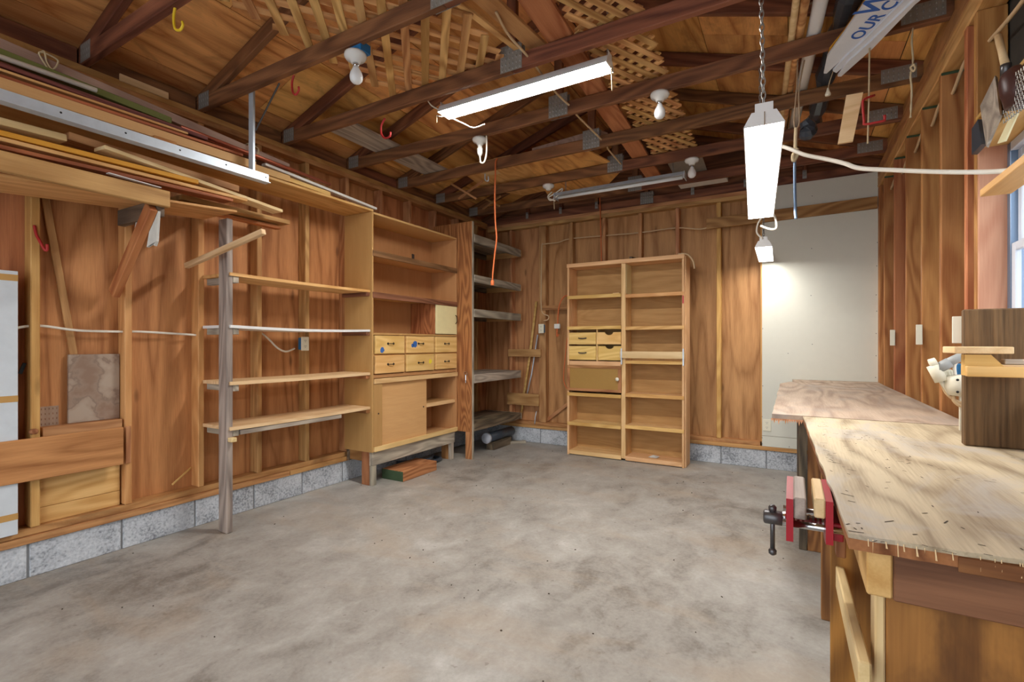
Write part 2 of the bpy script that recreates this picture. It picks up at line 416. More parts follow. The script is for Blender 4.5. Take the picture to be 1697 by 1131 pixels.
box('top_plate', (XL - 0.089, YF, 2.684), (XL, YB, 2.7215), 'plate', wl)
box('top_plate', (XL - 0.089, YF, 2.722), (XL, YB, JZ - 0.001), 'plate', wl)
# ---- back wall
wbk = struct(box('wall_back', (XL - 0.12, YB + 0.105, 0.1), (XR + 0.2, YB + 0.125, 2.8), 'wallply2', bev=0))
x = XL
for x0, x1 in ((XL - 0.09, -2.64), (-2.64, -1.44), (-1.44, -0.23), (-0.23, XR + 0.1)):
    box('plywood_sheet', (x0 + 0.002, YB + 0.09, BZ + 0.04), (x1 - 0.002, YB + 0.105, 2.74), 'wallply2', wbk, 0.001)
curb(wbk, 0, YB, 1, XL, XR + 0.15, at(1270, 760, y=YB).x)
box('mudsill', (XL, YB - 0.015, BZ + 0.001), (XR + 0.1, YB + 0.12, BZ + 0.038), 'plate', wbk)
box('sole_plate', (XL, YB + 0.004, BZ + 0.039), (-0.27, YB + 0.089, SZ), 'plate', wbk)
for x, w, m in ((-3.075, 0.038, 'studB'), (-2.63, 0.089, 'studB'), (-2.258, 0.045, 'studB'), (-1.854, 0.038, 'studB'), (-1.444, 0.038, 'studB'),
                (-1.05, 0.038, 'studB'), (-0.645, 0.042, 'stud'), (-0.25, 0.038, 'stud'), (0.16, 0.038, 'stud'), (0.5, 0.038, 'stud')):
    box('stud', (x - w / 2, YB, SZ + 0.001), (x + w / 2, YB + 0.089, 2.64), m, wbk, 0.004)
box('top_plate', (XL, YB, 2.645), (XR + 0.09, YB + 0.089, 2.683), 'studB', wbk)
box('top_plate', (XL, YB, 2.684), (XR + 0.09, YB + 0.089, 2.722), 'studB', wbk)
# nailers between the back studs on the left
for u0, u1, v0, v1, m in ((842, 896, 579, 592, 'studB'), (840, 893, 651, 674, 'studB'), (898, 941, 507, 513, 'brown')):
    a, b = at(u0, v0, y=YB - 0.02), at(u1, v1, y=YB - 0.02)
    box('nailer', (a.x, YB - 0.02, b.z), (b.x, YB - 0.001, a.z), m, wbk)
a, b = at(905, 697, y=YB + 0.03), at(941, 671, y=YB + 0.03)
board('brace', (a.x, YB + 0.06, a.z), (b.x + 0.15, YB + 0.06, b.z + 0.13), 0.04, 0.018, 'studB', wbk, (0, -1, 0))
# painted drywall at the right end: main sheet, low strip, high strip
dx0, dx1 = at(1263, 500, y=YB).x, XR + 0.02
s1, s2 = at(1275, 723, y=YB).z, at(1340, 350, y=YB).z
for z0, z1 in ((BZ + 0.04, s1 - 0.0015), (s1 + 0.0015, s2 - 0.03), (s2 - 0.029, 2.72)):
    box('drywall_sheet', (dx0, YB - 0.013, z0), (dx1 - 0.005, YB - 0.0005, z1), 'drywall', wbk, 0.001)
for u, v in ((1268, 470), (1345, 412), (1344, 490), (1456, 366), (1454, 402), (1453, 441), (1452, 489), (1453, 516), (1452, 553), (1452, 590), (1451, 626), (1346, 571), (1306, 586), (1263, 691), (1263, 726), (1263, 736), (1308, 741), (1264, 640), (1264, 545), (1346, 325), (1455, 308)):
    p = at(u, v, y=YB - 0.014)
    lathe('screw', [(0.004, 0), (0.0035, 0.001)], (p.x, YB - 0.0132, p.z), 'darkmetal', wbk, (0, -1, 0), 6, False)
a, b = at(1171, 371, y=YB - 0.03), at(1460, 335, y=YB - 0.03)
board('ledger_board', (a.x, YB - 0.03, a.z - 0.005), (XR - 0.005, YB - 0.03, b.z), 0.105, 0.03, 'brown', wbk, (0, -1, 0))
# ---- right wall
WY0, WY1, WZ0, WZ1 = 1.55, 2.66, 1.02, 2.0           # window opening
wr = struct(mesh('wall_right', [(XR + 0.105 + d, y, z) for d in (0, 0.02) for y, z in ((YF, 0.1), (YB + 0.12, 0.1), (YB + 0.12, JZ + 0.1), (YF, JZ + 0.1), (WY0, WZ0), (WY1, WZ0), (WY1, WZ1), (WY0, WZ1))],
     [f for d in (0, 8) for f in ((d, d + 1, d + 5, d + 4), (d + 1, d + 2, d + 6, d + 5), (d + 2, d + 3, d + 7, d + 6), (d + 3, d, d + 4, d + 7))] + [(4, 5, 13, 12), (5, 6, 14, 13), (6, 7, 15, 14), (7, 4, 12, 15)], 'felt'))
curb(wr, 1, XR, 1, YF, YB, 0.3)
box('sole_plate', (XR, YF, BZ + 0.001), (XR + 0.089, YB, SZ), 'plate', wr)
RST = [4.98, 4.52, 4.09, 3.645, 3.23]
for y in RST + [-1.2, -0.8, -0.4, 0.0, 0.4, 0.8, 1.2]:
    st = box('stud', (XR, y - 0.019, SZ + 0.001), (XR + 0.1, y + 0.019, 2.574), 'studR', wr, 0.004)
    if y > 3: box('painted_end', (XR + .001, y - 0.0202, 2.56), (XR + 0.098, y - 0.0192, 2.573), 'gardengreen', st, 0)
for y, x0 in ((2.81, XR), (2.70, XR + 0.005), (1.51, XR)):
    box('stud', (x0, y - 0.019, SZ + 0.001), (XR + 0.1, y + 0.019, 2.574), 'studR', wr, 0.003)
box('header_beam', (XR, YF, 2.575), (XR + 0.1, YB, 2.668), 'pine', wr, 0.006)
box('top_plate', (XR, YF, 2.669), (XR + 0.1, YB, JZ - 0.001), 'plate', wr, 0.006)
box('corner_stud', (XR + 0.002, YB - 0.1, SZ), (XR + 0.1, YB - 0.002, 2.574), 'studR', wr, 0.003)
box('header_board', (XR + 0.002, WY0 + 0.001, WZ1 + 0.016), (XR + 0.1, WY1 + 0.02, WZ1 + 0.1), 'pine', wr)
box('cripple_stud', (XR + 0.002, 2.0, WZ1 + 0.101), (XR + 0.1, 2.04, 2.574), 'studR', wr)
# ---- window
wn = struct(box('window_1', (XR + 0.085, WY0 + 0.005, WZ0 + 0.005), (XR + 0.125, WY0 + 0.035, WZ1 - 0.005), 'vinylwin'))
box('frame_jamb', (XR + 0.085, WY1 - 0.05, WZ0 + 0.005), (XR + 0.125, WY1 - 0.018, WZ1 - 0.005), 'alu', wn)
box('frame_head', (XR + 0.085, WY0 + 0.036, WZ1 - 0.04), (XR + 0.125, WY1 - 0.051, WZ1 - 0.005), 'vinylwin', wn)
box('frame_sill', (XR + 0.085, WY0 + 0.036, WZ0 + 0.005), (XR + 0.125, WY1 - 0.051, WZ0 + 0.04), 'vinylwin', wn)
mz = 1.60
for nm, xo, z0, z1 in (('lower_sash', 0.088, WZ0 + 0.041, mz), ('upper_sash', 0.106, mz - 0.02, WZ1 - 0.041)):
    sash = box(nm, (XR + xo, WY1 - 0.086, z0), (XR + xo + 0.018, WY1 - 0.052, z1), 'vinylwin', wn)
    box('stile', (XR + xo, WY0 + 0.037, z0), (XR + xo + 0.018, WY0 + 0.07, z1), 'vinylwin', sash)
    box('rail', (XR + xo, WY0 + 0.071, z0), (XR + xo + 0.018, WY1 - 0.087, z0 + 0.032), 'vinylwin', sash)
    box('rail', (XR + xo, WY0 + 0.071, z1 - 0.032), (XR + xo + 0.018, WY1 - 0.087, z1), 'vinylwin', sash)
    box('pane', (XR + xo + 0.007, WY0 + 0.071, z0 + 0.033), (XR + xo + 0.011, WY1 - 0.087, z1 - 0.033), 'glass', sash, 0)
tr1 = struct(box('trim_1', (XR + 0.002, WY1 - 0.016, WZ0), (XR + 0.122, WY1 - 0.001, WZ1 + 0.012), 'jamb'))   # window jamb lining
tr2 = struct(box('trim_2', (XR - 0.01, WY0, WZ1 - 0.003), (XR + 0.122, WY1 - 0.017, WZ1 + 0.014), 'pine'))
tr3 = struct(box('trim_3', (XR - 0.01, WY0, WZ0 - 0.02), (XR + 0.122, WY1 - 0.017, WZ0 + 0.003), 'jamb'))
# ---- front wall behind the viewer: piers, lintel and an opening added for fill light
wf = struct(box('wall_front', (XL - 0.12, YF - 0.1, 2.5), (XR + 0.12, YF, JZ + 0.1), 'wallply', bev=0))
box('pier', (XL - 0.12, YF - 0.1, 0), (-3.3, YF, 2.499), 'wallply', wf, 0)
box('pier', (0.55, YF - 0.1, 0), (XR + 0.12, YF, 2.499), 'wallply', wf, 0)
# ---- roof: two slopes of sheathing
SL = 1 / 3.0; XM = (XL + XR) / 2
def roof_z(x): return JZ + 0.115 + ((x - XL) if x < XM else (XR - x)) * SL   # underside of the sheathing
cl = struct(mesh('ceiling', [(x, y, roof_z(min(max(x, XL - .5), XR + .5)) + 0.016 + dz) for dz in (0, 0.03) for x, y in ((XL - .45, YF - .3), (XM, YF - .3), (XR + .45, YF - .3), (XL - .45, YB + .4), (XM, YB + .4), (XR + .45, YB + .4))],
     [(0, 1, 4, 3), (1, 2, 5, 4), (6, 9, 10, 7), (7, 10, 11, 8), (0, 3, 9, 6), (2, 8, 11, 5)], 'felt'))
sl = math.sqrt(1 + SL * SL)
rw = 0.61
rnd = random.Random(3)
for side in (0, 1):
    s = -0.40
    row = 0
    while s < (XM - XL) * 1.0 - 0.02:
        s1 = min(s + (rw if row % 2 else 0.52) / sl, XM - XL - 0.002)
        yy = YF - 0.25 - rnd.random() * 1.2
        while yy < YB + 0.35:
            y1 = yy + (2.44 if rnd.random() < .6 else 1.22)
            ya, yb = max(yy + 0.002, YF - 0.25), min(y1 - 0.002, YB + 0.38)
            if yb - ya > 0.05:
                xa, xb = (XL + s + 0.002, XL + s1 - 0.002) if side == 0 else (XR - s - 0.002, XR - s1 + 0.002)
                pa, pb = Vector((xa, 0, roof_z(xa) if side == 0 else roof_z(xa))), Vector((xb, 0, roof_z(xb)))
                mid = (pa + pb) / 2; d = (pb - pa)
                nn = Vector((-SL if side == 0 else SL, 0, 1)).normalized()
                mid += nn * 0.007
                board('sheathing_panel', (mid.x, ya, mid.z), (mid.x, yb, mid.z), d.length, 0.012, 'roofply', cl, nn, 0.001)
            yy = y1
        s = s1; row += 1
# ---- trusses
TY = [0.55, 1.175, 1.795, 2.42, 3.06, 3.69, 4.29, 4.93]
ORD = {0.55: 'nearest the front wall, first', 1.175: 'second', 1.795: 'third', 2.42: 'fourth', 3.06: 'fifth', 3.69: 'sixth', 4.29: 'seventh', 4.93: 'eighth and last'}
def plate_at(parent, x, z, w, h, yc, mat='nailplate'):
    for s in (-1, 1):
        pl = box('nail_plate', (x - w / 2, yc + s * 0.0195 - 0.001, z - h / 2), (x + w / 2, yc + s * 0.0195 + 0.001, z + h / 2), mat, parent, 0)
        if s == -1:                                  # punched teeth rows, seen on the near side
            n = max(3, int(w / 0.022)); vs, fs = [], []
            for i in range(n):
                for j in range(max(2, int(h / 0.028))):
                    cx, cz = x - w / 2 + (i + .5) * w / n, z - h / 2 + (j + .5) * h / max(2, int(h / 0.028)); k = len(vs)
                    vs += [(cx - .0035, yc - .0206, cz - .009), (cx + .0035, yc - .0206, cz - .009), (cx + .0035, yc - .0206, cz + .009), (cx - .0035, yc - .0206, cz + .009), (cx, yc - .0235, cz)]
                    fs += [(k, k + 1, k + 4), (k + 1, k + 2, k + 4), (k + 2, k + 3, k + 4), (k + 3, k, k + 4)]
            mesh('plate_teeth', vs, fs, 'wire', pl)['kind'] = 'stuff'
def truss(yc):
    lab = 'wooden roof truss across the ceiling, %s counted from the front wall' % ORD[yc]
    t = thing('roof_truss', lab, 'truss', (XM, yc, JZ), 'roof trusses')
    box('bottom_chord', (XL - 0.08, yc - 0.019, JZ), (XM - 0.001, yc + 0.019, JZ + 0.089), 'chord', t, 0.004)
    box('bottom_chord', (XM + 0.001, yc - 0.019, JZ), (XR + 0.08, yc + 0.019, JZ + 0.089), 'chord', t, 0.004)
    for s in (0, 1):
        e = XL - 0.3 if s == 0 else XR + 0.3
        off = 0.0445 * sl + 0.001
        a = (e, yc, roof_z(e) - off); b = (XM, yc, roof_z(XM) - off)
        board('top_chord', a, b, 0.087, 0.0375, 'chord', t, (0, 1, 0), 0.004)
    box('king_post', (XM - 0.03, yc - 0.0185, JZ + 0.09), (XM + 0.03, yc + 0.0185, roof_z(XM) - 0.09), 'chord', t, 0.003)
    plate_at(t, XM, JZ + 0.075, 0.14, 0.15, yc)
    plate_at(t, XL + 0.06, JZ + 0.055, 0.12, 0.1, yc); plate_at(t, XR - 0.1, JZ + 0.06, 0.17, 0.085, yc)
    return t
for y in TY: truss(y)
# gable framing over the back wall
g = thing('gable_frame', 'dark framing of the gable end above the back wall plate', 'gable frame', (XM, YB + 0.05, 2.723))
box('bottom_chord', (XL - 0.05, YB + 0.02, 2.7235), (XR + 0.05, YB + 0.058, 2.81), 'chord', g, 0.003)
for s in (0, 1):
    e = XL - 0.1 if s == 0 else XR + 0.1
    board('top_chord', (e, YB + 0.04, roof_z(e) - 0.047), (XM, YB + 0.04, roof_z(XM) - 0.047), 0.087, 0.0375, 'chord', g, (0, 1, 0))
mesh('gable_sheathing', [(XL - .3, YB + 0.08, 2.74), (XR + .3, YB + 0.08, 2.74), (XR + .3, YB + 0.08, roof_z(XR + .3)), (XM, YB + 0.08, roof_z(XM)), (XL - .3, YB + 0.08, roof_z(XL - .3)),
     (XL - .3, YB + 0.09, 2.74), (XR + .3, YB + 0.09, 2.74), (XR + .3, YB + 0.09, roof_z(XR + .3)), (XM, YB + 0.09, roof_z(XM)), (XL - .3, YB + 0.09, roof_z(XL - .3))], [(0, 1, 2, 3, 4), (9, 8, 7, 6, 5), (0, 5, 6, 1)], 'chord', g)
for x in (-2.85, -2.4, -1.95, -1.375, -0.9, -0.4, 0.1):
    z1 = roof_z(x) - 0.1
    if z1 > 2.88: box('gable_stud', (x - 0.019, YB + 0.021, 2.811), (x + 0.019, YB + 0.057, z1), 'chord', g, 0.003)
    plate_at(g, x, 2.80, 0.14 if abs(x + 1.375) < .01 else 0.035, 0.13 if abs(x + 1.375) < .01 else 0.08, YB + 0.039)
# eave blocking over the left and right plates
for i in range(len(TY) - 1):
    for xx, m in ((XL - 0.03, 'chord'), (XR + 0.03, 'plate')):
        box('eave_block', (xx - 0.018, TY[i] + 0.03, JZ + 0.002), (xx + 0.018, TY[i + 1] - 0.03, JZ + 0.09), m, wl if xx < 0 else wr)

# ================================================================== CABINET AGAINST THE LEFT WALL
CF, CB, C0, C1 = -3.08, XL + 0.002, 2.99, 4.195       # front, back, near side, far side
cab = thing('storage_cabinet', 'tall tan cabinet with open shelves, six drawers and a sliding door on a grey base', 'cabinet', (CF - 0.17, 3.6, 0))
box('side_panel', (CB, C0, 0.285), (CF, C0 + 0.016, 2.33), 'hard', cab)
box('side_panel', (CB, C1 - 0.016, 0.285), (CF, C1, 2.33), 'hard', cab)
box('top_panel', (CB, C0 + 0.017, 2.312), (CF, C1 - 0.017, 2.33), 'mdf', cab)
box('bottom_panel', (CB, C0 + 0.017, 0.29), (CF, C1 - 0.017, 0.308), 'mdf', cab)
box('back_panel', (CB + 0.001, C0 + 0.017, 0.309), (CB + 0.006, C1 - 0.017, 2.311), 'hard', cab, 0.0005)
for z in (1.955, 1.60):
    s = box('shelf', (CB + 0.007, C0 + 0.017, z + 0.022), (CF - 0.012, C1 - 0.017, z + 0.04), 'mdf', cab)
    box('edge_trim', (CF - 0.011, C0 + 0.004, z), (CF + 0.008, C1 - 0.001, z + 0.05), 'trim', s)
box('slot', (CB + 0.0065, 3.86, 2.05), (CB + 0.0075, 3.90, 2.14), 'darkmetal', cab, 0)
box('shelf', (CB + 0.007, C0 + 0.017, 1.285), (CF - 0.002, C1 - 0.017, 1.303), 'hard', cab)
box('divider', (CB + 0.007, 3.842, 1.304), (CF - 0.02, 3.858, 1.62), 'panelply', cab)
dr = box('cupboard_door', (CF - 0.018, 3.852, 1.31), (CF + 0.002, C1 - 0.004, 1.622), 'creamdoor', cab)
tag(dr, 'small cream painted door')
def drawer_pull(parent, x, y, z, w=0.075, mat='black'):
    vs, fs = [], []
    pts = [Vector((x, y - w / 2, z)), Vector((x + 0.012, y - w / 3, z)), Vector((x + 0.018, y, z)), Vector((x + 0.012, y + w / 3, z)), Vector((x, y + w / 2, z))]
    vs, fs = tubegeo(spline(pts, 4), 0.0035, 6)
    for s in (-1, 1):                                 # arrow shaped back plates
        k = len(vs); c = y + s * w * 0.46
        for dx in (0.0, 0.003): vs += [Vector((x + dx, c - 0.012, z)), Vector((x + dx, c, z - 0.012)), Vector((x + dx, c + 0.012, z)), Vector((x + dx, c, z + 0.012))]
        fs += [(k + 4, k + 5, k + 6, k + 7)] + [(k + i, k + (i + 1) % 4, k + 4 + (i + 1) % 4, k + 4 + i) for i in range(4)]
    return mesh('handle', vs, fs, mat, parent)
h = mesh('handle', *tubegeo(spline([Vector((CF + 0.002, 4.165, 1.42)), Vector((CF + 0.02, 4.165, 1.44)), Vector((CF + 0.02, 4.165, 1.49)), Vector((CF + 0.002, 4.165, 1.51))], 4), 0.004, 6), 'black', dr)
rail_z = (0.925, 0.945, 1.105, 1.118, 1.272, 1.284)
box('drawer_rail', (CB + 0.007, C0 + 0.017, 0.915), (CF - 0.004, C1 - 0.017, 0.945), 'hard', cab)
box('drawer_rail', (CB + 0.007, C0 + 0.017, 1.104), (CF - 0.006, C1 - 0.017, 1.12), 'hard', cab)
for y in (3.39, 3.815):
    box('drawer_divider', (CB + 0.007, y - 0.008, 0.946), (CF - 0.006, y + 0.008, 1.284), 'hard', cab, grain=2)
for i, (y0, y1) in enumerate(((3.02, 3.376), (3.404, 3.80), (3.83, 4.178))):
    for j, (z0, z1) in enumerate(((1.122, 1.28), (0.952, 1.108))):
        d = box('drawer', (CF - 0.02, y0, z0), (CF + 0.012, y1, z1), 'drawer', cab, 0.004, grain=1)
        drawer_pull(d, CF + 0.012, (y0 + y1) / 2, (z0 + z1) / 2 + (0.01 if j == 0 else 0))
        box('drawer_tray', (CB + 0.02, y0 + 0.02, z0 + 0.01), (CF - 0.021, y1 - 0.02, z1 - 0.03), 'pine', d)
        def spot(mat, dy, dz, r):
            n = 18; rr = random.Random(int(dy * 999))
            vs = [(CF + 0.0126, y0 + dy + r * (0.8 + .35 * rr.random()) * math.cos(6.283 * k / n), z0 + dz + r * (0.8 + .35 * rr.random()) * math.sin(6.283 * k / n)) for k in range(n)]
            mesh('paint_spot', vs, [tuple(range(n))], mat, d)
        if (i, j) == (0, 0): spot('spray_blue', 0.075, 0.035, 0.025)
        if (i, j) == (1, 0): spot('spray_blue', 0.115, 0.085, 0.03); spot('spray_blue', 0.08, 0.07, 0.02)
        if (i, j) == (1, 1): spot('spray_yellow', 0.335, 0.085, 0.024)
box('upper_rail', (CF - 0.01, C0 + 0.02, 0.868), (CF + 0.012, C1 - 0.002, 0.91), 'bookwood', cab)
box('lower_rail', (CF - 0.01, C0 + 0.02, 0.288), (CF + 0.012, C1 - 0.002, 0.33), 'bookwood', cab)
box('stile', (CF - 0.012, C0 + 0.017, 0.331), (CF + 0.004, 3.105, 0.867), 'hard', cab)
sd = box('sliding_door', (CF - 0.03, 3.09, 0.309), (CF - 0.014, 3.715, 0.88), 'mdf', cab)
lathe('finger_hole', [(0.009, 0), (0.008, 0.0008)], (CF - 0.0142, 3.67, 0.60), 'black', sd, (1, 0, 0), 12, False)
lathe('finger_hole', [(0.008, 0), (0.007, 0.0008)], (CF + 0.0038, 3.06, 0.61), 'black', cab, (1, 0, 0), 12, False)
box('inner_divider', (CB + 0.007, 3.60, 0.309), (CF - 0.06, 3.616, 0.9), 'mdf', cab)
box('shelf', (CB + 0.007, 3.617, 0.595), (CF - 0.035, C1 - 0.017, 0.625), 'hard', cab)
box('edge_trim', (CF - 0.034, 3.717, 0.588), (CF - 0.014, C1 - 0.017, 0.626), 'bookwood', cab)
box('base_rail', (CF - 0.045, C0 + 0.01, 0.17), (CF - 0.008, C1 - 0.03, 0.284), 'grey', cab)
box('base_rail', (CB + 0.02, C0 + 0.01, 0.19), (CB + 0.055, C1 - 0.03, 0.284), 'darkgrey', cab)
for y, m in ((C0 + 0.01, 'brown'), (4.1, 'brown')):
    box('foot', (CF - 0.135, y, 0.0), (CF - 0.046, y + 0.038, 0.284), m, cab)
    box('foot', (CF - 0.045, y + 0.002, 0.0), (CF - 0.01, y + 0.05, 0.169), 'grey', cab)
box('cross_rail', (CB + 0.056, C0 + 0.012, 0.20), (CF - 0.136, C0 + 0.048, 0.284), 'brown', cab)

# ================================================================== SHELF BOARDS BETWEEN THE POST AND THE CABINET
post = box('support_post', (-3.205, 1.785, 0.0), (-3.112, 1.825, at(372, 363, x=-3.15).z), 'postgrey', bev=0.004)
tag(post, 'grey weathered post standing on the floor in front of the left wall shelves', 'post')
for z, t, m, lab in ((1.645, 0.02, 'pine', 'topmost wall shelf board between grey post and tan cabinet, yellow plywood'),
                     (1.312, 0.018, 'whitepaint', 'white painted sagging shelf board, second from top beside the tan cabinet'),
                     (0.945, 0.022, 'pale', 'third shelf board from top beside the tan cabinet, bare pale wood'),
                     (0.655, 0.022, 'pale', 'lowest shelf board beside the tan cabinet, pale plywood on a grey batten')):
    sh = thing('wall_shelf', lab, 'shelf', (-3.25, 2.4, z), 'shelf boards between post and cabinet')
    sag = 0.012 if m == 'whitepaint' else 0.004
    n = 8; vs, fs = [], []
    for i in range(n + 1):
        y = 1.80 + (C0 - 0.003 - 1.80) * i / n; dz = -sag * math.sin(math.pi * i / n)
        vs += [(XL + 0.004, y, z + dz), (-3.10, y, z + dz), (-3.10, y, z + t + dz), (XL + 0.004, y, z + t + dz)]
    for i in range(n):
        for k in range(4): fs.append((i * 4 + k, i * 4 + (k + 1) % 4, i * 4 + 4 + (k + 1) % 4, i * 4 + 4 + k))
    fs += [(3, 2, 1, 0), (n * 4, n * 4 + 1, n * 4 + 2, n * 4 + 3)]
    c = Vector((-3.26, 2.39, z))
    me = bpy.data.meshes.new('shelf'); me.from_pydata([Matrix.Rotation(-math.pi / 2, 3, 'Z') @ (Vector(v) - c) for v in vs], [], fs)
    bm = bmesh.new(); bm.from_mesh(me); bmesh.ops.recalc_face_normals(bm, faces=list(bm.faces)); bm.to_mesh(me); bm.free()
    link('shelf_board', me, Matrix.Translation(c) @ Matrix.Rotation(math.pi / 2, 4, 'Z'), sh, m)
    box('cleat', (XL + 0.004, 1.826, z - 0.042), (-3.112, 1.864, z - 0.001), 'grey', sh)
    box('cleat', (-3.40, C0 - 0.042, z - 0.032), (-3.105, C0 - 0.003, z - 0.002), 'trim' if z > 1.2 else 'brown', sh)
    if z < 0.7:
        box('batten', (-3.135, 1.87, z - 0.036), (-3.104, C0 - 0.3, z - 0.006), 'grey', sh)
        box('cleat', (-3.11, 1.79, z - 0.07), (-3.07, 1.826, z - 0.043), 'pale', sh)
tag(board('batten_stick', at(309, 441, x=-3.36), at(437, 384, y=1.75), 0.032, 0.032, 'pale', None, (0, 0, 1), 0.003), 'pale square stick nailed slantwise across the grey post', 'stick')

# ================================================================== TALL PANEL AND ROUGH CORNER SHELVING
rs = thing('corner_shelving', 'rough grey plank shelving in the corner behind a tall brown plywood panel', 'shelving', (-3.15, 4.7, 0))
PX = -2.895
box('end_panel', (CB, 4.205, 0.285), (PX, 4.223, 2.49), 'panelply', rs, 0.001)
box('panel_leg', (PX - 0.085, 4.206, 0.0), (PX, 4.228, 0.284), 'brown', rs)
box('panel_edge', (PX + 0.001, 4.2, 0.0), (PX + 0.008, 4.23, 2.49), 'grey', rs)
for z, hh, m in ((2.36, 0.085, 'grey'), (1.935, 0.08, 'grey'), (1.575, 0.085, 'grey'), (0.885, 0.09, 'grey'), (0.365, 0.075, 'darkgrey')):
    box('front_board', (PX - 0.02, 4.232, z - hh), (PX + 0.015, 5.24, z), m, rs, 0.004)
    box('rear_board', (XL + 0.005, 4.232, z - hh), (XL + 0.04, 5.24, z - 0.021), 'darkgrey', rs, 0.004)
    x = XL + 0.005
    for w in (0.13, 0.14, 0.12, 0.105):
        box('deck_plank', (x, 4.234, z - 0.02), (x + w - 0.004, 5.24, z - 0.001), m, rs, 0.003); x += w
    box('end_cleat', (XL + 0.02, 5.242, z - hh), (PX + 0.014, 5.26, z - 0.002), 'pine' if z > 0.4 else 'grey', rs)
key = thing('hanging_key_hook', 'small metal hasp hanging on the tall brown plywood panel', 'hasp', (-3.0, 4.2, 0.86))
p = at(772, 619, y=4.203)
mesh('ring', *tubegeo([Vector((p.x + 0.018 * math.cos(a), 4.199, p.z + 0.018 * math.sin(a))) for a in [k * math.pi / 6 for k in range(13)]], 0.004, 6), 'chrome', key)
mesh('shank', *tubegeo([Vector((p.x, 4.199, p.z - 0.018)), Vector((p.x + 0.002, 4.198, p.z - 0.07)), Vector((p.x, 4.199, p.z - 0.1))], 0.005, 6), 'chrome', key)
# things on the floor below
tb = box('timber_block', (at(633, 793, z=0).x, at(633, 793, z=0).y, 0.0), (at(667, 800, z=0).x, 3.69, 0.09), 'brown', bev=0.004)
tag(tb, 'thick offcut of brown timber with green painted end lying before the cabinet', 'timber')
bb = tb.matrix_basis.translation; box('painted_end', (at(633, 793, z=0).x + .002, at(633, 793, z=0).y - 0.002, 0.002), (at(667, 800, z=0).x - .002, at(633, 793, z=0).y - 0.0005, 0.088), 'gardengreen', tb, 0)
p = at(806, 727, y=4.62)
pc = thing('drain_pipe', 'pale grey plastic pipe with round cap lying under the corner shelving', 'pipe', (p.x, 4.8, p.z))
lathe('pipe', [(0.055, 0.0), (0.055, 0.55)], (p.x, 4.63, p.z), 'plastic_dark', pc, (0, 1, 0))
lathe('cap', [(0.0, -0.012), (0.056, -0.01), (0.06, 0.0), (0.06, 0.03)], (p.x, 4.615, p.z), 'pipe', pc, (0, 1, 0))
box('pipe_cradle', (p.x - .05, 4.7, 0.0), (p.x + .05, 5.1, p.z - 0.054), 'darkgrey', pc)
q = at(858, 737, z=0)
tag(board('wood_scrap', (q.x - 0.12, q.y - 0.05, 0.016), (q.x + 0.04, q.y + 0.12, 0.016), 0.05, 0.03, 'grey'), 'small grey wood scrap on the floor below the corner shelving', 'wood scrap')
hs = thing('garden_hose', 'dark flattened hose tucked on the floor under the tan cabinet', 'hose', (-3.2, 3.8, 0))
tube('hose_coil', [(-3.33, 3.5, 0.02), (-3.26, 3.62, 0.02), (-3.14, 3.85, 0.025), (-3.16, 4.02, 0.02), (-3.3, 4.05, 0.02)], 0.018, 'plastic_dark', hs)
tube('hose_coil', [(-3.33, 3.55, 0.055), (-3.24, 3.7, 0.05), (-3.15, 3.82, 0.055), (-3.25, 4.0, 0.05)], 0.016, 'plastic_dark', hs)

# ================================================================== BOOKCASE AGAINST THE BACK WALL
UY, UD = 4.94, 0.235
bk = thing('bookcase', 'freestanding pine bookcase with two columns, small drawers and a cane door', 'bookcase', (-1.52, UY + 0.12, 0))
def zz(u, v): return at(u, v, y=UY).z
X0, X1 = at(940, 600, y=UY).x, at(1134, 600, y=UY).x
XD0, XD1 = at(1029, 600, y=UY).x, at(1036, 600, y=UY).x
ZT = 2.07
box('side_panel', (X0, UY, 0.0), (X0 + 0.022, UY + UD, ZT - 0.03), 'bookwood', bk)
box('side_panel', (X1 - 0.022, UY, 0.0), (X1, UY + UD, ZT - 0.03), 'bookwood', bk)
box('side_batten', (X1 + 0.001, UY + 0.02, 0.0), (X1 + 0.012, UY + UD, ZT), 'bookwood', bk)
box('top_panel', (X0 - 0.005, UY - 0.004, ZT - 0.029), (X1 + 0.001, UY + UD, ZT + 0.012), 'bookwood', bk)
box('divider', (XD0, UY + 0.012, 0.02), (XD1, UY + UD - 0.008, ZT - 0.03), 'bookwood', bk)
tag(box('divider_face', (XD1 + 0.0005, UY + 0.03, zz(1040, 486)), (XD1 + 0.003, UY + UD - 0.01, ZT - 0.031), 'creamdoor', bk), 'yellow painted divider face')
box('back_panel', (X0 + 0.023, UY + UD - 0.007, 0.0), (X1 - 0.023, UY + UD, ZT - 0.03), 'bookback', bk, 0.0005, grain=0)
def rowp(col, u, v, h=0.034, m='bookwood', name='shelf'):
    z = zz(u, v); a, b = (X0 + 0.022, XD0) if col == 0 else (XD1, X1 - 0.022)
    s = box(name, (a + 0.001, UY + 0.014, z - 0.02), (b - 0.001, UY + UD - 0.008, z), m, bk)
    box('edge_strip', (a - (0.02 if col == 0 else 0.0), UY - 0.006, z - h), (b + (0.0 if col == 0 else 0.02), UY + 0.013, z + 0.002), 'pine', s)
    return z
for u, v in ((985, 489), (985, 541), (985, 653), (985, 703)): rowp(0, u, v)
for u, v in ((1085, 486), (1085, 541), (1085, 655), (1085, 709)): rowp(1, u, v)
rowp(1, 1085, 599, 0.03)
for c, a, b in ((0, X0 + 0.023, XD0 - 0.001), (1, XD1 + 0.001, X1 - 0.023)):
    box('bottom_shelf', (a, UY + 0.001, 0.008), (b, UY + UD - 0.008, 0.05), 'bookwood', bk)
z0, z1 = zz(1085, 593), zz(1085, 583)
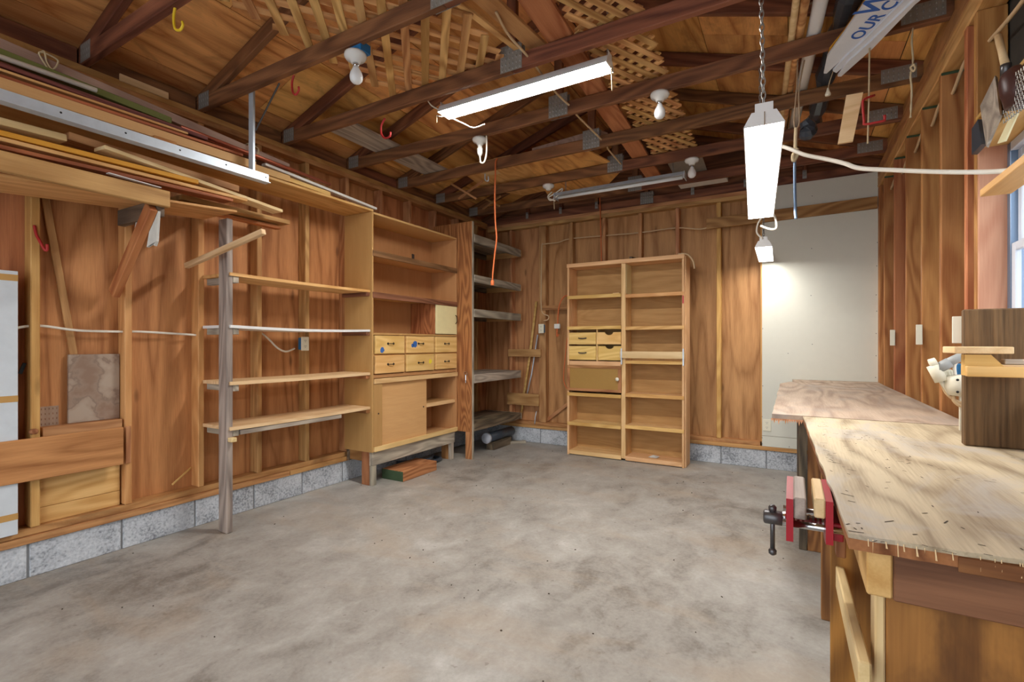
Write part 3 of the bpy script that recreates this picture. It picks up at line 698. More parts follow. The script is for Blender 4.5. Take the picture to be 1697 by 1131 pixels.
box('cross_bar', (XD0 - 0.01, UY - 0.02, z0 - 0.01), (X1 + 0.005, UY - 0.001, z1), 'pale', bk)
for x in (XD0 + 0.005, X1 - 0.012):
    box('bracket', (x, UY - 0.0215, z0 - 0.075), (x + 0.012, UY - 0.0005 - .006, z0 - 0.012), 'steel', bk, 0)
    box('bracket', (x, UY - 0.024, z0 - 0.012), (x + 0.012, UY - 0.0205, z1 + 0.03), 'steel', bk, 0)
# small drawers and the cane door in the left column
lx0, lx1, lm = X0 + 0.024, XD0 - 0.002, at(989, 600, y=UY).x
box('drawer_rail', (lx0, UY + 0.002, zz(985, 605) - 0.008), (lx1, UY + UD - 0.008, zz(985, 599)), 'bookwood', bk)
box('drawer_wall', (lm - 0.006, UY + 0.004, zz(985, 599) + 0.001), (lm + 0.006, UY + UD - 0.008, zz(985, 541) - 0.022), 'bookwood', bk, grain=2)
zr = [zz(985, 550), zz(985, 571), zz(985, 574), zz(985, 597)]
for (a, b) in ((zr[1], zr[0] - 0.008), (zr[3], zr[2])):
    d = box('drawer', (lx0, UY - 0.01, a), (lm - 0.008, UY + 0.012, b), 'drawer', bk, 0.003, grain=0)
    c = ((lx0 + lm) / 2, UY - 0.012, (a + b) / 2 + 0.004)
    mesh('handle', *tubegeo(spline([Vector((c[0] - 0.045, UY - 0.011, c[2])), Vector((c[0] - 0.02, UY - 0.025, c[2] - 0.004)), Vector((c[0] + 0.02, UY - 0.025, c[2] - 0.004)), Vector((c[0] + 0.045, UY - 0.011, c[2]))], 4), 0.006, 6), 'darkmetal', d)
for k, (a, b) in enumerate(((zr[1], zr[0] - 0.008), (zr[3], zr[2]))):
    xa, xb = lm + 0.008, lx1; xc = (xa + xb) / 2; n = 10
    out = [(xa, a), (xb, a), (xb, b)] + [(xc + 0.045 * math.cos(math.pi * i / n), b - 0.03 * math.sin(math.pi * i / n)) for i in range(n + 1)] + [(xa, b)]
    yo = 0.0 if k == 0 else 0.02
    d = prism('drawer', out, 1, UY + yo, UY + yo + 0.014, 'drawer', bk)
    box('drawer_tray', (xa + 0.006, UY + yo + 0.015, a + 0.005), (xb - 0.006, UY + UD - 0.02, a + 0.02), 'darkgrey', d)
za, zb = zz(985, 650), zz(985, 606)
cd = box('cane_panel', (X0 + 0.03, UY - 0.004, za + 0.03), (XD0 - 0.015, UY + 0.002, zb - 0.03), 'cane', bk, 0)
tag(cd, 'woven cane door panel')
for n, lo, hi in (('door_rail', (X0 + 0.004, UY - 0.01, za + 0.004), (XD0 + 0.004, UY + 0.012, za + 0.032)), ('door_rail', (X0 + 0.004, UY - 0.01, zb - 0.032), (XD0 + 0.004, UY + 0.012, zb - 0.002)),
                  ('door_stile', (X0 + 0.004, UY - 0.009, za + 0.033), (X0 + 0.034, UY + 0.012, zb - 0.033)), ('door_stile', (XD0 - 0.03, UY - 0.009, za + 0.033), (XD0 + 0.004, UY + 0.012, zb - 0.033))):
    box(n, lo, hi, 'brown', cd)
p = at(1023, 629, y=UY - 0.03)
tag(lathe('knob', [(0.008, 0), (0.008, 0.012), (0.019, 0.018), (0.02, 0.028), (0.012, 0.036), (0.003, 0.038)], (p.x, UY - 0.0095, p.z), 'ivory', cd, (0, -1, 0), 14), 'pale round knob')
tag(box('sticker', (X1 - 0.018, UY - 0.0015, zz(1134, 503)), (X1 - 0.004, UY - 0.0005, zz(1134, 490)), 'hookred', bk, 0), 'red sticker')
p = at(1047, 428, y=UY + 0.03)
tag(board('wood_peg', (p.x - 0.01, UY + 0.02, ZT + 0.025), (p.x + 0.015, UY + 0.2, ZT + 0.025), 0.026, 0.024, 'darkgrey'), 'short dark stick lying on top of the bookcase', 'stick')
tag(tube('curled_strip', [(X1 - 0.06, UY + 0.02, ZT + 0.02), (X1 + 0.02, UY + 0.03, ZT + 0.012), (X1 + 0.07, UY + 0.05, ZT - 0.05), (X1 + 0.085, UY + 0.06, ZT - 0.13)], 0.008, 'cabletan', sides=6), 'curled tan strip bending down from the top right corner of the bookcase', 'strip')
p = at(1083, 757, y=UY + 0.1); sm = thing('paper_scrap', 'pale scrap of litter on the bottom right shelf of the bookcase', 'scrap', (p.x, UY + 0.1, 0.051))
mesh('paper', [(p.x - .05, UY + .07, .052), (p.x + .04, UY + .06, .054), (p.x + .06, UY + .12, .06), (p.x - .03, UY + .14, .053), (p.x, UY + .1, .075)], [(0, 1, 4), (1, 2, 4), (2, 3, 4), (3, 0, 4)], 'rag', sm)
p = at(1024, 486, y=UY + 0.05)
tag(box('wood_shim', (p.x - 0.05, UY + 0.03, zz(985, 489) + 0.003), (p.x + 0.02, UY + 0.08, zz(985, 489) + 0.014), 'pale'), 'pale shim on the second shelf of the bookcase beside the divider', 'shim')

# ================================================================== WORKBENCH ON THE RIGHT
BT = 0.87
wbch = thing('workbench', 'long plywood workbench with worn tops along the right wall studs', 'workbench', (0.35, 2.6, 0))
def slab(name, poly, z0, z1, mat, parent, grain_y=True):
    c = Vector((sum(p[0] for p in poly) / len(poly), sum(p[1] for p in poly) / len(poly), (z0 + z1) / 2))
    R = Matrix.Rotation(math.pi / 2, 4, 'Z') if grain_y else Matrix.Identity(4)
    Ri = R.inverted().to_3x3(); n = len(poly)
    vs = [Ri @ (Vector((p[0], p[1], z)) - c) for z in (z0, z1) for p in poly]
    fs = [tuple(range(n))[::-1], tuple(range(n, 2 * n))] + [(i, (i + 1) % n, n + (i + 1) % n, n + i) for i in range(n)]
    me = bpy.data.meshes.new(name); me.from_pydata(vs, [], fs)
    bm = bmesh.new(); bm.from_mesh(me); bmesh.ops.recalc_face_normals(bm, faces=list(bm.faces)); bm.to_mesh(me); bm.free()
    return link(name, me, Matrix.Translation(c) @ R, parent, mat)
rr = random.Random(11)
def worn(p, q, n, amp, along):
    out = []
    for i in range(n):
        s = i / (n - 1); x, y = p[0] + (q[0] - p[0]) * s, p[1] + (q[1] - p[1]) * s
        j = (rr.random() - 0.5) * amp if 0 < i < n - 1 else 0
        out.append((x + (j if along == 1 else 0), y + (j if along == 0 else 0)))
    return out
NE = 1.06                                            # near end of the bench
fr = worn((0.043, 2.66), (0.087, NE), 22, 0.005, 1)
ne = worn((0.087, NE), (XR - 0.003, NE + 0.008), 26, 0.007, 0)
slab('bench_top', fr + ne[1:] + [(XR - 0.003, 2.66)], BT - 0.008, BT, 'benchtop', wbch)
slab('top_plies', [(p[0] + 0.001, p[1]) for p in fr] + [(p[0], p[1] + 0.002) for p in ne[1:]] + [(XR - 0.003, 2.66)], BT - 0.028, BT - 0.0085, 'benchwood', wbch)
fe = worn((-0.085, 2.665), (-0.09, 4.72), 14, 0.006, 1)
slab('bench_top', [(XR - 0.003, 2.664)] + [(0.35, 2.664)] + fe + [(-0.02, 5.0), (XR - 0.003, 5.0)], BT - 0.02, BT + 0.002, 'benchtop2', wbch)
slab('bench_top', [(0.0, 5.003), (XR - 0.003, 5.003), (XR - 0.003, YB - 0.02), (0.0, YB - 0.02)], BT - 0.02, BT + 0.004, 'benchtop2', wbch)
# splintered edge under the far sheet and at the near end
vs, fs = [], []
for i in range(16):
    x = -0.09 + 0.14 * i / 15; k = len(vs); d = 0.02 + 0.03 * rr.random(); w = 0.012
    vs += [(x, 2.66, BT - 0.019), (x + w, 2.66, BT - 0.019), (x + w * .5, 2.655 - .02 * rr.random(), BT - 0.02 - d * .5), (x + w * .5, 2.675, BT - 0.02)]
    fs += [(k, k + 1, k + 2), (k + 1, k + 3, k + 2), (k + 3, k, k + 2), (k, k + 3, k + 1)]
mesh('splinters', vs, fs, 'brown', wbch)['kind'] = 'stuff'
vs, fs = [], []
for i in range(16):
    x = 0.1 + 0.22 * rr.random(); yy = NE + (x - .073) * 0.014 - 0.003; k = len(vs); h = 0.008 + .016 * rr.random(); w = .0012
    vs += [(x, yy, BT - 0.004), (x + w, yy - .0005, BT - 0.004), (x + w + .004 * (rr.random() - .5), yy - .005, BT - .004 - h), (x, yy - .004, BT - .004 - h)]; fs.append((k, k + 1, k + 2, k + 3))
mesh('splinters', vs, fs, 'pale', wbch)['kind'] = 'stuff'
AZ = BT - 0.029
box('front_apron', (0.117, NE + 0.028, AZ - 0.086), (0.155, 2.6, AZ - 0.001), 'pine', wbch, 0.003)
box('end_apron', (0.156, NE + 0.03, AZ - 0.09), (XR - 0.005, NE + 0.068, AZ - 0.001), 'trim', wbch, 0.003)
box('end_panel', (0.151, NE + 0.07, 0.06), (XR - 0.005, NE + 0.086, AZ - 0.03), 'benchply', wbch, 0.002)
box('corner_post', (0.134, NE + 0.072, 0.0), (0.15, NE + 0.13, AZ - 0.09), 'pale', wbch, 0.003)
box('edge_batten', (0.236, NE - 0.004, BT - 0.034), (XR - 0.005, NE + 0.0005, BT - 0.009), 'benchwood', wbch, 0.001)
board('brace', (0.112, NE + 0.005, 0.612), (0.115, 1.85, 0.545), 0.06, 0.02, 'pale', wbch, (1, 0, 0), 0.003)
box('inner_panel', (0.2, 1.16, 0.3), (0.215, 1.6, AZ - 0.12), 'pale', wbch, 0.003, grain=1)
box('partition', (0.092, 1.62, 0.02), (XR - 0.01, 1.638, AZ - 0.11), 'benchply', wbch, 0.002)
box('lower_shelf', (0.10, NE + 0.16, 0.24), (XR - 0.01, 1.615, 0.262), 'brown', wbch, 0.003)
box('hanger', (0.095, 1.46, AZ - 0.165), (0.116, 1.5, AZ - 0.001), 'benchwood', wbch, 0.003, grain=2)
box('leg', (0.11, 2.53, 0.0), (0.20, 2.57, AZ - 0.002), 'benchwood', wbch, 0.003)
box('leg', (0.035, 3.33, 0.0), (0.075, 3.42, BT - 0.022), 'darkgrey', wbch, 0.003)
box('leg', (0.077, 3.335, 0.0), (0.16, 3.373, BT - 0.022), 'benchwood', wbch, 0.003)
box('leg', (0.035, 4.85, 0.0), (0.075, 4.94, BT - 0.022), 'darkgrey', wbch, 0.003)
box('far_apron', (0.0765, 3.375, BT - 0.11), (0.11, 4.94, BT - 0.022), 'benchwood', wbch, 0.003)
for y in (1.7, 3.35, 4.9): box('rear_leg', (XR - 0.05, y, 0.0), (XR - 0.012, y + 0.089, BT - 0.045), 'benchwood', wbch, 0.003)
box('rear_rail', (XR - 0.011, 1.64, BT - 0.14), (XR - 0.004, 4.98, BT - 0.046), 'benchwood', wbch, 0.002)
# shavings and marks on the top
vs, fs = [], []
for i in range(120):
    s, q = rr.random(), rr.random(); x, y = 0.09 + 0.5 * s * s, 1.02 + 1.5 * q; a = rr.random() * 3.1; L, w = 0.004 + 0.010 * rr.random() ** 3, 0.0012
    k = len(vs); c, sn = math.cos(a), math.sin(a)
    vs += [(x + c * L - sn * w, y + sn * L + c * w, BT + .0006), (x - c * L - sn * w, y - sn * L + c * w, BT + .0006), (x - c * L + sn * w, y - sn * L - c * w, BT + .0006), (x + c * L + sn * w, y + sn * L - c * w, BT + .0006)]
    fs.append((k, k + 1, k + 2, k + 3))
tag(mesh('wood_shavings', vs, fs, 'litter'), 'dark wood shavings scattered over the worn bench top', 'shavings', kind='stuff')
# ---- vise
vz = 0.868
vs_ = thing('bench_vise', 'red woodworking vise with wooden jaw pads on the bench front edge', 'vise', (0.02, 1.36, 0.7))
def jaw(x0, x1, y0, y1, name):
    zt, zb = vz - 0.005, vz - 0.108
    out = [(y0, zt), (y1, zt), (y1, zt - 0.05), (y1 - 0.03, zt - 0.09), (y1 - 0.06, zb), (y0 + 0.04, zb), (y0 + 0.0, zt - 0.095), (y0, zt - 0.05)]
    return prism(name, out, 0, x0, x1, 'red', vs_)
jy0, jy1 = 1.275, 1.47
jaw(-0.012, 0.002, jy0 - 0.02, jy1, 'outer_jaw'); jaw(0.064, 0.078, jy0, jy1 + 0.01, 'inner_jaw')
box('jaw_pad', (0.0025, jy0 - 0.015, vz - 0.05), (0.027, jy1, vz - 0.002), 'postgrey', vs_, 0.003)
box('jaw_pad', (0.042, jy0, vz - 0.045), (0.0635, jy1, vz - 0.002), 'pale', vs_, 0.003)
ym = 1.36
for dy, r in ((-0.055, 0.008), (0.055, 0.008)): lathe('guide_rod', [(r, 0), (r, 0.16)], (-0.02, ym + dy, vz - 0.075), 'chrome', vs_, (1, 0, 0), 12)
lathe('screw', [(0.011 + 0.002 * (i % 2), i * 0.005) for i in range(32)], (-0.02, ym, vz - 0.078), 'chrome', vs_, (1, 0, 0), 12, False)
lathe('screw_head', [(0.013, 0), (0.017, 0.003), (0.017, 0.04), (0.013, 0.043)], (-0.062, ym, vz - 0.085), 'darkmetal', vs_, (1, 0, 0), 14)
h = lathe('handle', [(0.0055, 0), (0.0055, 0.1)], (-0.042, ym - 0.002, vz - 0.165), 'darkmetal', vs_, (0, 0, 1), 10)
for zc in (vz - 0.168, vz - 0.062): lathe('handle_ball', [(0.004, -0.009), (0.009, -0.005), (0.0095, 0.003), (0.004, 0.009)], (-0.042, ym - 0.002, zc), 'darkmetal', h, (0, 0, 1), 10)
box('mounting_plate', (0.0785, jy0 + 0.03, vz - 0.1), (0.099, jy1 - 0.02, vz - 0.06), 'red', vs_)

# ================================================================== THINGS ON AND ABOVE THE BENCH END
p0, p1 = at(1597, 733, z=BT), at(1597, 513, y=2.22)
wbz = 2.16
wb_ = box('barn_board', (at(1598, 600, y=wbz).x, wbz, BT + 0.001), (XR - 0.002, wbz + 0.035, at(1600, 513, y=wbz).z), 'weather', bev=0.004, grain=2)
tag(wb_, 'dark weathered board standing upright across the bench by the window', 'board')
YS = 1.99
a, b = at(1582, 575, y=YS), at(1681, 587, y=YS)
tag(box('pine_block', (a.x, YS, b.z), (b.x, YS + 0.14, a.z), 'pale'), 'pale pine offcut with green paint mark lying on the small bracket shelf', 'wood offcut')
c, d = at(1599, 588, y=YS + .01), at(1699, 625, y=YS + .01)
br = thing('bracket_shelf', 'small rough pine bracket shelf fixed before the weathered board', 'shelf', (c.x + .05, YS + 0.1, d.z))
mesh('bracket_board', [(c.x, YS + .012, c.z), (at(1645, 588, y=YS).x, YS + .012, c.z), (at(1672, 613, y=YS).x, YS + .012, at(1672, 613, y=YS).z), (XR - .01, YS + .012, at(1697, 618, y=YS).z), (XR - .01, YS + .012, d.z), (c.x, YS + .012, at(1599, 623, y=YS).z),
     (c.x, YS + .05, c.z), (at(1645, 588, y=YS).x, YS + .05, c.z), (at(1672, 613, y=YS).x, YS + .05, at(1672, 613, y=YS).z), (XR - .01, YS + .05, at(1697, 618, y=YS).z), (XR - .01, YS + .05, d.z), (c.x, YS + .05, at(1599, 623, y=YS).z)],
     [(0, 1, 2, 3, 4, 5), (11, 10, 9, 8, 7, 6)] + [(i, (i + 1) % 6, 6 + (i + 1) % 6, 6 + i) for i in range(6)], 'pine', br)
e = at(1599, 607, y=YS)
box('front_edge', (c.x, YS - 0.012, at(1599, 623, y=YS).z - 0.002), (XR - .01, YS + 0.011, e.z), 'pine', br)
box('shelf_deck', (c.x + .03, YS + 0.051, at(1599, 623, y=YS).z), (XR - .012, wbz - 0.003, e.z + 0.004), 'pale', br)
f = at(1664, 596, y=YS + .06)
tag(box('grey_lath', (f.x, YS + 0.055, e.z + 0.005), (XR - 0.008, YS + 0.095, f.z), 'grey'), 'short grey lath lying on the bracket shelf', 'lath')
# folded swing arm lamp and plug
Q = lambda u, v, y=2.5: at(u, v, y=y)
lp = thing('swing_arm_lamp', 'folded cream and grey swing arm lamp clamped behind the weathered board', 'lamp', (0.5, 2.5, BT))
def bar(n, p, q, r, m, par, sides=10): return mesh(n, *tubegeo([p, p.lerp(q, .5), q], r, sides), m, par, True)
bar('upper_arm', Q(1560, 607), Q(1600, 588), 0.017, 'lampgrey', lp); bar('arm_sleeve', Q(1553, 612), Q(1574, 601), 0.02, 'lampgrey', lp)
bar('lower_arm', Q(1546, 606), Q(1560, 632), 0.022, 'lampcream', lp); bar('arm_joint', Q(1541, 604), Q(1552, 601), 0.02, 'lampcream', lp)
bar('thin_arm', Q(1558, 630), Q(1574, 655), 0.008, 'lampcream', lp)
mesh('head', *tubegeo([Q(1585, 622), Q(1586, 627), Q(1584, 643), Q(1582, 656)], 0.02, 14, [0.022, 0.036, 0.037, 0.022]), 'lampcream', lp, True)
for v in (630, 650): pq = Q(1587, v, 2.46); lathe('screw', [(0.005, 0), (0.004, 0.002)], pq, 'black', lp, (0, -1, 0), 8)
for k, (u, v) in enumerate(((1566, 615), (1571, 613), (1577, 614), (1570, 625), (1575, 628))): bar('switch_block', Q(u, v, 2.53), Q(u + 1, v + 16, 2.53), 0.011, 'ivory', lp, 6)
box('clamp_post', (Q(1592, 640).x - .004, 2.50, BT + 0.003), (Q(1592, 640).x + .004, 2.508, Q(1588, 640).z), 'lampcream', lp)
tube('cord', [Q(1583, 622, 2.5), Q(1582, 606, 2.5), Q(1590, 596, 2.5), Q(1600, 590, 2.52)], 0.006, 'cable', lp)
tube('cord', [Q(1580, 656), Q(1581, 664), Q(1588, 671), Q(1600, 675)], 0.007, 'cabletan', lp); tube('cord', [Q(1562, 640), Q(1568, 652), Q(1580, 662), Q(1594, 668)], 0.005, 'cabletan', lp)
def outlet(name, lab, c, n, w, h, boxmat=None, depth=0.05, slots=True, boxoff=0.0):
    """duplex outlet: plate facing n"""
    n = Vector(n); c = Vector(c); side = n.cross(Vector((0, 0, 1)))
    o = thing(name, lab, 'outlet', c)
    board('cover_plate', c + Vector((0, 0, -h / 2)) + n * 0.003, c + Vector((0, 0, h / 2)) + n * 0.003, w, 0.006, 'ivory', o, n)
    if slots:
        for dz in (-h * 0.2, h * 0.2):
            p = c + Vector((0, 0, dz)) + n * 0.006
            s = lathe('socket', [(0.016, 0), (0.016, 0.002)], p, 'ivory', o, n, 12, False)
            for ds in (-0.006, 0.006): board('slot', p + side * ds + Vector((0, 0, 0)) + n * .0025, p + side * ds + Vector((0, 0, 0.009)) + n * .0025, 0.0025, 0.001, 'black', s, n, 0)
            board('slot', p + Vector((0, 0, -0.009)) + n * .0025, p + Vector((0, 0, -0.005)) + n * .0025, 0.005, 0.001, 'black', s, n, 0)
    if boxmat:
        board('junction_box', c + Vector((0, 0, -h * 0.44)) - n * (depth / 2) + side * boxoff, c + Vector((0, 0, h * 0.44)) - n * (depth / 2) + side * boxoff, w * 0.8, depth, boxmat, o, n, 0.004)
    return o
p = at(1271, 705, y=YB - 0.014); outlet('wall_outlet', 'ivory duplex outlet low on the painted drywall beside the bench', (p.x, YB - 0.0135, p.z), (0, -1, 0), 0.07, 0.115)
for u, v, ys, lab in ((1479, 560, 4.50, 'narrow ivory outlet on the right wall stud nearest the drywall'), (1523, 555, 3.625, 'ivory outlet strip on the right wall stud midway to the window'), (1590, 547, 2.79, 'ivory outlet on the window stud just left of the weathered board')):
    p = at(u, v, y=ys - 0.02); outlet('stud_outlet', lab, (p.x + .0, ys - 0.022, p.z), (0, -1, 0), 0.05 if u > 1580 else 0.03, 0.115, slots=False)
p = at(1594, 622, y=2.77); box_ = tag(box('blue_junction_box', (p.x - .03, 2.72, p.z - .06), (XR - 0.002, 2.768, p.z + .05), 'blue', bev=0.004), 'blue plastic junction box on the window stud behind the lamp', 'junction box')
# shelf over the window, duster, wire mesh
hz = WZ1 + 0.0165
SXA, SXB = XR - 0.16, XR + 0.0
ws = at(1622, 258, x=XR - 0.012)
tag(box('window_shelf', (XR - 0.013, 1.5, hz + 0.086), (XR + 0.095, 2.62, hz + 0.1), 'pine'), 'narrow pine shelf board along the top of the window', 'shelf')
tag(box('hanging_shelf', (0.56, 1.35, 1.715), (0.76 - 0.12, 2.26, 1.74), 'pine'), 'pine shelf plank crossing in front of the upper window sash', 'shelf')
W = lambda u, v: at(u, v, x=XR - 0.03)
du = thing('hand_broom', 'dark round bristle brush with bamboo handle on the window shelf', 'brush', (XR, 2.4, 2.1))
ax0, ax1 = W(1667, 112), W(1654, 60)
mesh('handle', *tubegeo([ax0, ax0.lerp(ax1, .5), ax1], 0.011, 10, [0.012, 0.0105, 0.011]), 'pale', du, True)
mesh('binding', *tubegeo([ax0 + Vector((0, 0, -.03)), ax0, ax0 + Vector((0, 0, .01))], 0.0145, 10), 'darkmetal', du, True)
b0 = ax0 + Vector((0.01, -0.03, -0.02))
mesh('bristle_head', *tubegeo([b0, b0 + Vector((.003, -.004, -.015)), b0 + Vector((.006, -.008, -.04)), b0 + Vector((.01, -.012, -.08)), b0 + Vector((.012, -.014, -.13))], 0.05, 14, [0.014, 0.036, 0.046, 0.046, 0.038]), 'brush', du, True)
pl = thing('plywood_paddle', 'grey plywood offcut leaning on the window shelf before the brush', 'wood offcut', (XR, 2.4, 2.1))
k = [W(u, v) for u, v in ((1649, 125), (1624, 176), (1634, 243), (1657, 190))]
off = Vector((0.012, 0.02, 0))
mesh('offcut', k + [q + off for q in k], [(0, 1, 2, 3), (7, 6, 5, 4)] + [(i, (i + 1) % 4, 4 + (i + 1) % 4, 4 + i) for i in range(4)], 'grey', pl)
mm = thing('wire_mesh', 'roll of fine chicken wire with a cream backing on the window shelf', 'wire mesh', (XR, 2.3, 2.15))
vs, fs = [], []
U0, V0, U1, V1 = 1663, 140, 1697, 215
def seg(p, q, r=0.0012):
    v, f = tubegeo([p, q], r, 4, ring0=len(vs)); vs.extend(v); fs.extend(f)
for i in range(10):
    for j in range(9):
        x = U0 + (i + (0.5 if j % 2 else 0)) * 4.2; yv = 205 - j * 8 - (x - U0) * 0.75
        c0 = W(x, yv); seg(c0, W(x + 2.1, yv - 3)); seg(W(x + 2.1, yv - 3), W(x + 4.2, yv - 3 + 1)); seg(c0, W(x, yv - 6))
mesh('netting', vs, fs, 'wire', mm)
k = [W(u, v) + Vector((.02, 0, 0)) for u, v in ((1640, 240), (1663, 190), (1672, 190), (1652, 236))]
mesh('backing', k + [q + Vector((.006, .004, 0)) for q in k], [(0, 1, 2, 3), (7, 6, 5, 4)] + [(i, (i + 1) % 4, 4 + (i + 1) % 4, 4 + i) for i in range(4)], 'paper', mm)
k = [W(u, v) + Vector((0, .05, .02)) for u, v in ((1617, 214), (1628, 198), (1634, 240), (1617, 258))]
tag(mesh('cloth_rag', k + [q + Vector((.02, .01, 0)) for q in k], [(0, 1, 2, 3), (7, 6, 5, 4)] + [(i, (i + 1) % 4, 4 + (i + 1) % 4, 4 + i) for i in range(4)], 'plastic_dark'), 'dark grey rag tucked behind the plywood offcut at the window corner', 'rag')

# ================================================================== FLUORESCENT LIGHTS
def chain(name, p, q, par, r=0.0022, pitch=0.024, mat='wire'):
    vs, fs = [], []; p, q = Vector(p), Vector(q); L = (q - p).length; n = max(2, int(L / pitch)); d = (q - p) / n
    z = d.normalized(); x = z.cross(Vector((0.3, 0.8, 0.1))).normalized(); y = z.cross(x)
    for i in range(n):
        c = p + d * (i + 0.5); a = x if i % 2 else y; h = d.length * 0.68
        loop = [c + a * (0.007 * math.cos(t)) + z * (h * math.sin(t)) for t in [k * math.pi / 4 for k in range(9)]]
        v, f = tubegeo(loop, r, 4, ring0=len(vs)); vs += v; fs += f
    return mesh(name, vs, fs, mat, par)
def fixture(lab, p0, p1, w, h, lit=True, style='trough', group='fluorescent shop lights', lm='white_light'):
    p0, p1 = Vector(p0), Vector(p1); d = (p1 - p0).normalized(); n = Vector((-d.y, d.x, 0)).normalized(); up = n.cross(d) * -1
    if up.z < 0: up = -up
    f = thing('shop_light', lab, 'shop light', (p0 + p1) / 2, group)
    def ext(name, prof, a, b, mat, parent):           # profile (across, up) swept from a to b
        k = len(prof); vs = [q + n * s + up * t for q in (a, b) for s, t in prof]
        fs = [tuple(range(k))[::-1], tuple(range(k, 2 * k))] + [(i, (i + 1) % k, k + (i + 1) % k, k + i) for i in range(k)]
        return mesh(name, vs, fs, mat, parent)
    if style == 'trough':
        t = 0.003
        ext('reflector', [(-w / 2, 0), (-w * .3, h), (w * .3, h), (w / 2, 0), (w / 2 - t, 0), (w * .3 - t, h - t), (-w * .3 + t, h - t), (-w / 2 + t, 0)], p0, p1, 'whitepaint', f)
        dif = ext('diffuser', [(-w / 2 + 0.008, 0.006), (w / 2 - 0.008, 0.006), (w / 2 - 0.014, 0.014), (-w / 2 + 0.014, 0.014)], p0 + d * 0.012, p1 - d * 0.012, lm, f)
        for q, s in ((p0, -1), (p1, 1)):
            ext('end_cap', [(-w / 2, 0), (-w * .3, h), (-w * .22, h), (-w * .22, h + .03), (w * .22, h + .03), (w * .22, h), (w * .3, h), (w / 2, 0)], q + d * (s * 0.004), q, 'whitepaint', f)
    else:
        ext('housing', [(-w / 2, 0.02), (-w * .35, h), (w * .35, h), (w / 2, 0.02), (w * .3, 0.03), (-w * .3, 0.03)], p0, p1, 'steel' if not lit else 'whitepaint', f)
        tb = mesh('tube', *tubegeo([p0 + d * .02 + up * .008, (p0 + p1) / 2 + up * .008, p1 - d * .02 + up * .008], 0.014 if not lit else 0.02, 12), 'white_light' if lit else 'bulb', f, True)
        for q, s in ((p0, -1), (p1, 1)):
            ext('end_cap', [(-w / 2, -0.01), (-w / 2, h), (w / 2, h), (w / 2, -0.01)], q + d * (s * 0.006), q, 'whitepaint' if lit else 'steel', f)
    return f, n, up
f1y = 2.62
q0, q1 = at(735, 187, y=f1y), at(1010, 118, y=f1y)
zf = (q0.z + q1.z) / 2
f1, n, up = fixture('lit white tube light running crosswise between the middle ceiling trusses', (q0.x, f1y, zf), (q1.x, f1y, zf), 0.13, 0.05, lm='bright_light')
chain('chain', (q1.x - 0.01, f1y, zf + 0.05), (q1.x - 0.01, f1y, roof_z(q1.x) - 0.02), f1)
tube('pull_string', [at(1013, 113, y=f1y - .03), at(1014, 130, y=f1y - .03), at(1014.5, 150, y=f1y - .03)], 0.004, 'rope', f1)
tube('cord', [at(705, 143, y=2.45), at(705, 158, y=2.45), at(714, 174, y=2.52), at(728, 183, y=2.58), at(733, 193, y=2.6), at(724, 192, y=2.6)], 0.004, 'cable', f1)
tube('cord', [at(745, 194, y=f1y), at(768, 205, y=f1y), at(785, 212, y=f1y), at(803, 206, y=f1y)], 0.004, 'cable', f1)
tube('pull_string', [at(724, 192, y=2.6), at(724, 203, y=2.6)], 0.002, 'rope', f1)
f2, n, up = fixture('large lit white shop light hanging by a chain over the bench, nearest', (-0.087, 1.945, 1.985), (-0.158, 3.15, 1.935), 0.132, 0.05, lm='mid_light')
chain('chain', (-0.088, 1.955, 2.06), (-0.105, 1.98, 2.85), f2)
chain('chain', (-0.156, 3.12, 2.02), (-0.156, 3.07, 2.76), f2)
tube('pull_string', [(-0.085, 1.938, 2.03), (-0.085, 1.937, 1.95), (-0.085, 1.937, 1.9)], 0.0015, 'string', f2)
tube('cord', [(-0.13, 3.16, 1.99), (-0.09, 3.2, 1.95), (-0.08, 3.2, 1.88), (-0.11, 3.18, 1.87), (-0.16, 3.2, 1.9)], 0.006, 'cable', f2)
f4, n, up = fixture('small lit white shop light over the bench near the back wall', (-0.195, 4.28, 1.965), (-0.215, 5.22, 1.99), 0.125, 0.05, lm='dim_light')
chain('chain', (-0.195, 4.3, 2.03), (-0.195, 4.31, 2.76), f4)
tube('cord', [(-0.2, 4.27, 2.03), (-0.24, 4.27, 2.08), (-0.23, 4.25, 2.15), (-0.19, 4.2, 2.2), (-0.17, 3.9, 2.2), (-0.16, 3.3, 2.02)], 0.007, 'cable', f4)
q0, q1 = at(922, 327, y=4.40), at(1135, 299, y=4.40); zf = (q0.z + q1.z) / 2
f3, n, up = fixture('unlit grey tube light hanging below the rearmost trusses', (q0.x, 4.40, zf), (q1.x, 4.40, zf), 0.11, 0.05, False, 'strip')
for x in (q0.x + 0.1, q1.x - 0.1): chain('chain', (x, 4.40, zf + 0.05), (x, 4.40, JZ + 0.1), f3)
tube('cord', [at(915, 318, y=4.4), at(908, 326, y=4.39), at(914, 332, y=4.38), at(930, 318, y=4.38), at(931, 313, y=4.38), at(918, 322, y=4.37), at(909, 328, y=4.37), at(920, 333, y=4.37)], 0.007, 'cable', f3)
tube('pull_string', [at(918, 332, y=4.38), at(918.5, 347, y=4.38)], 0.004, 'rope', f3)

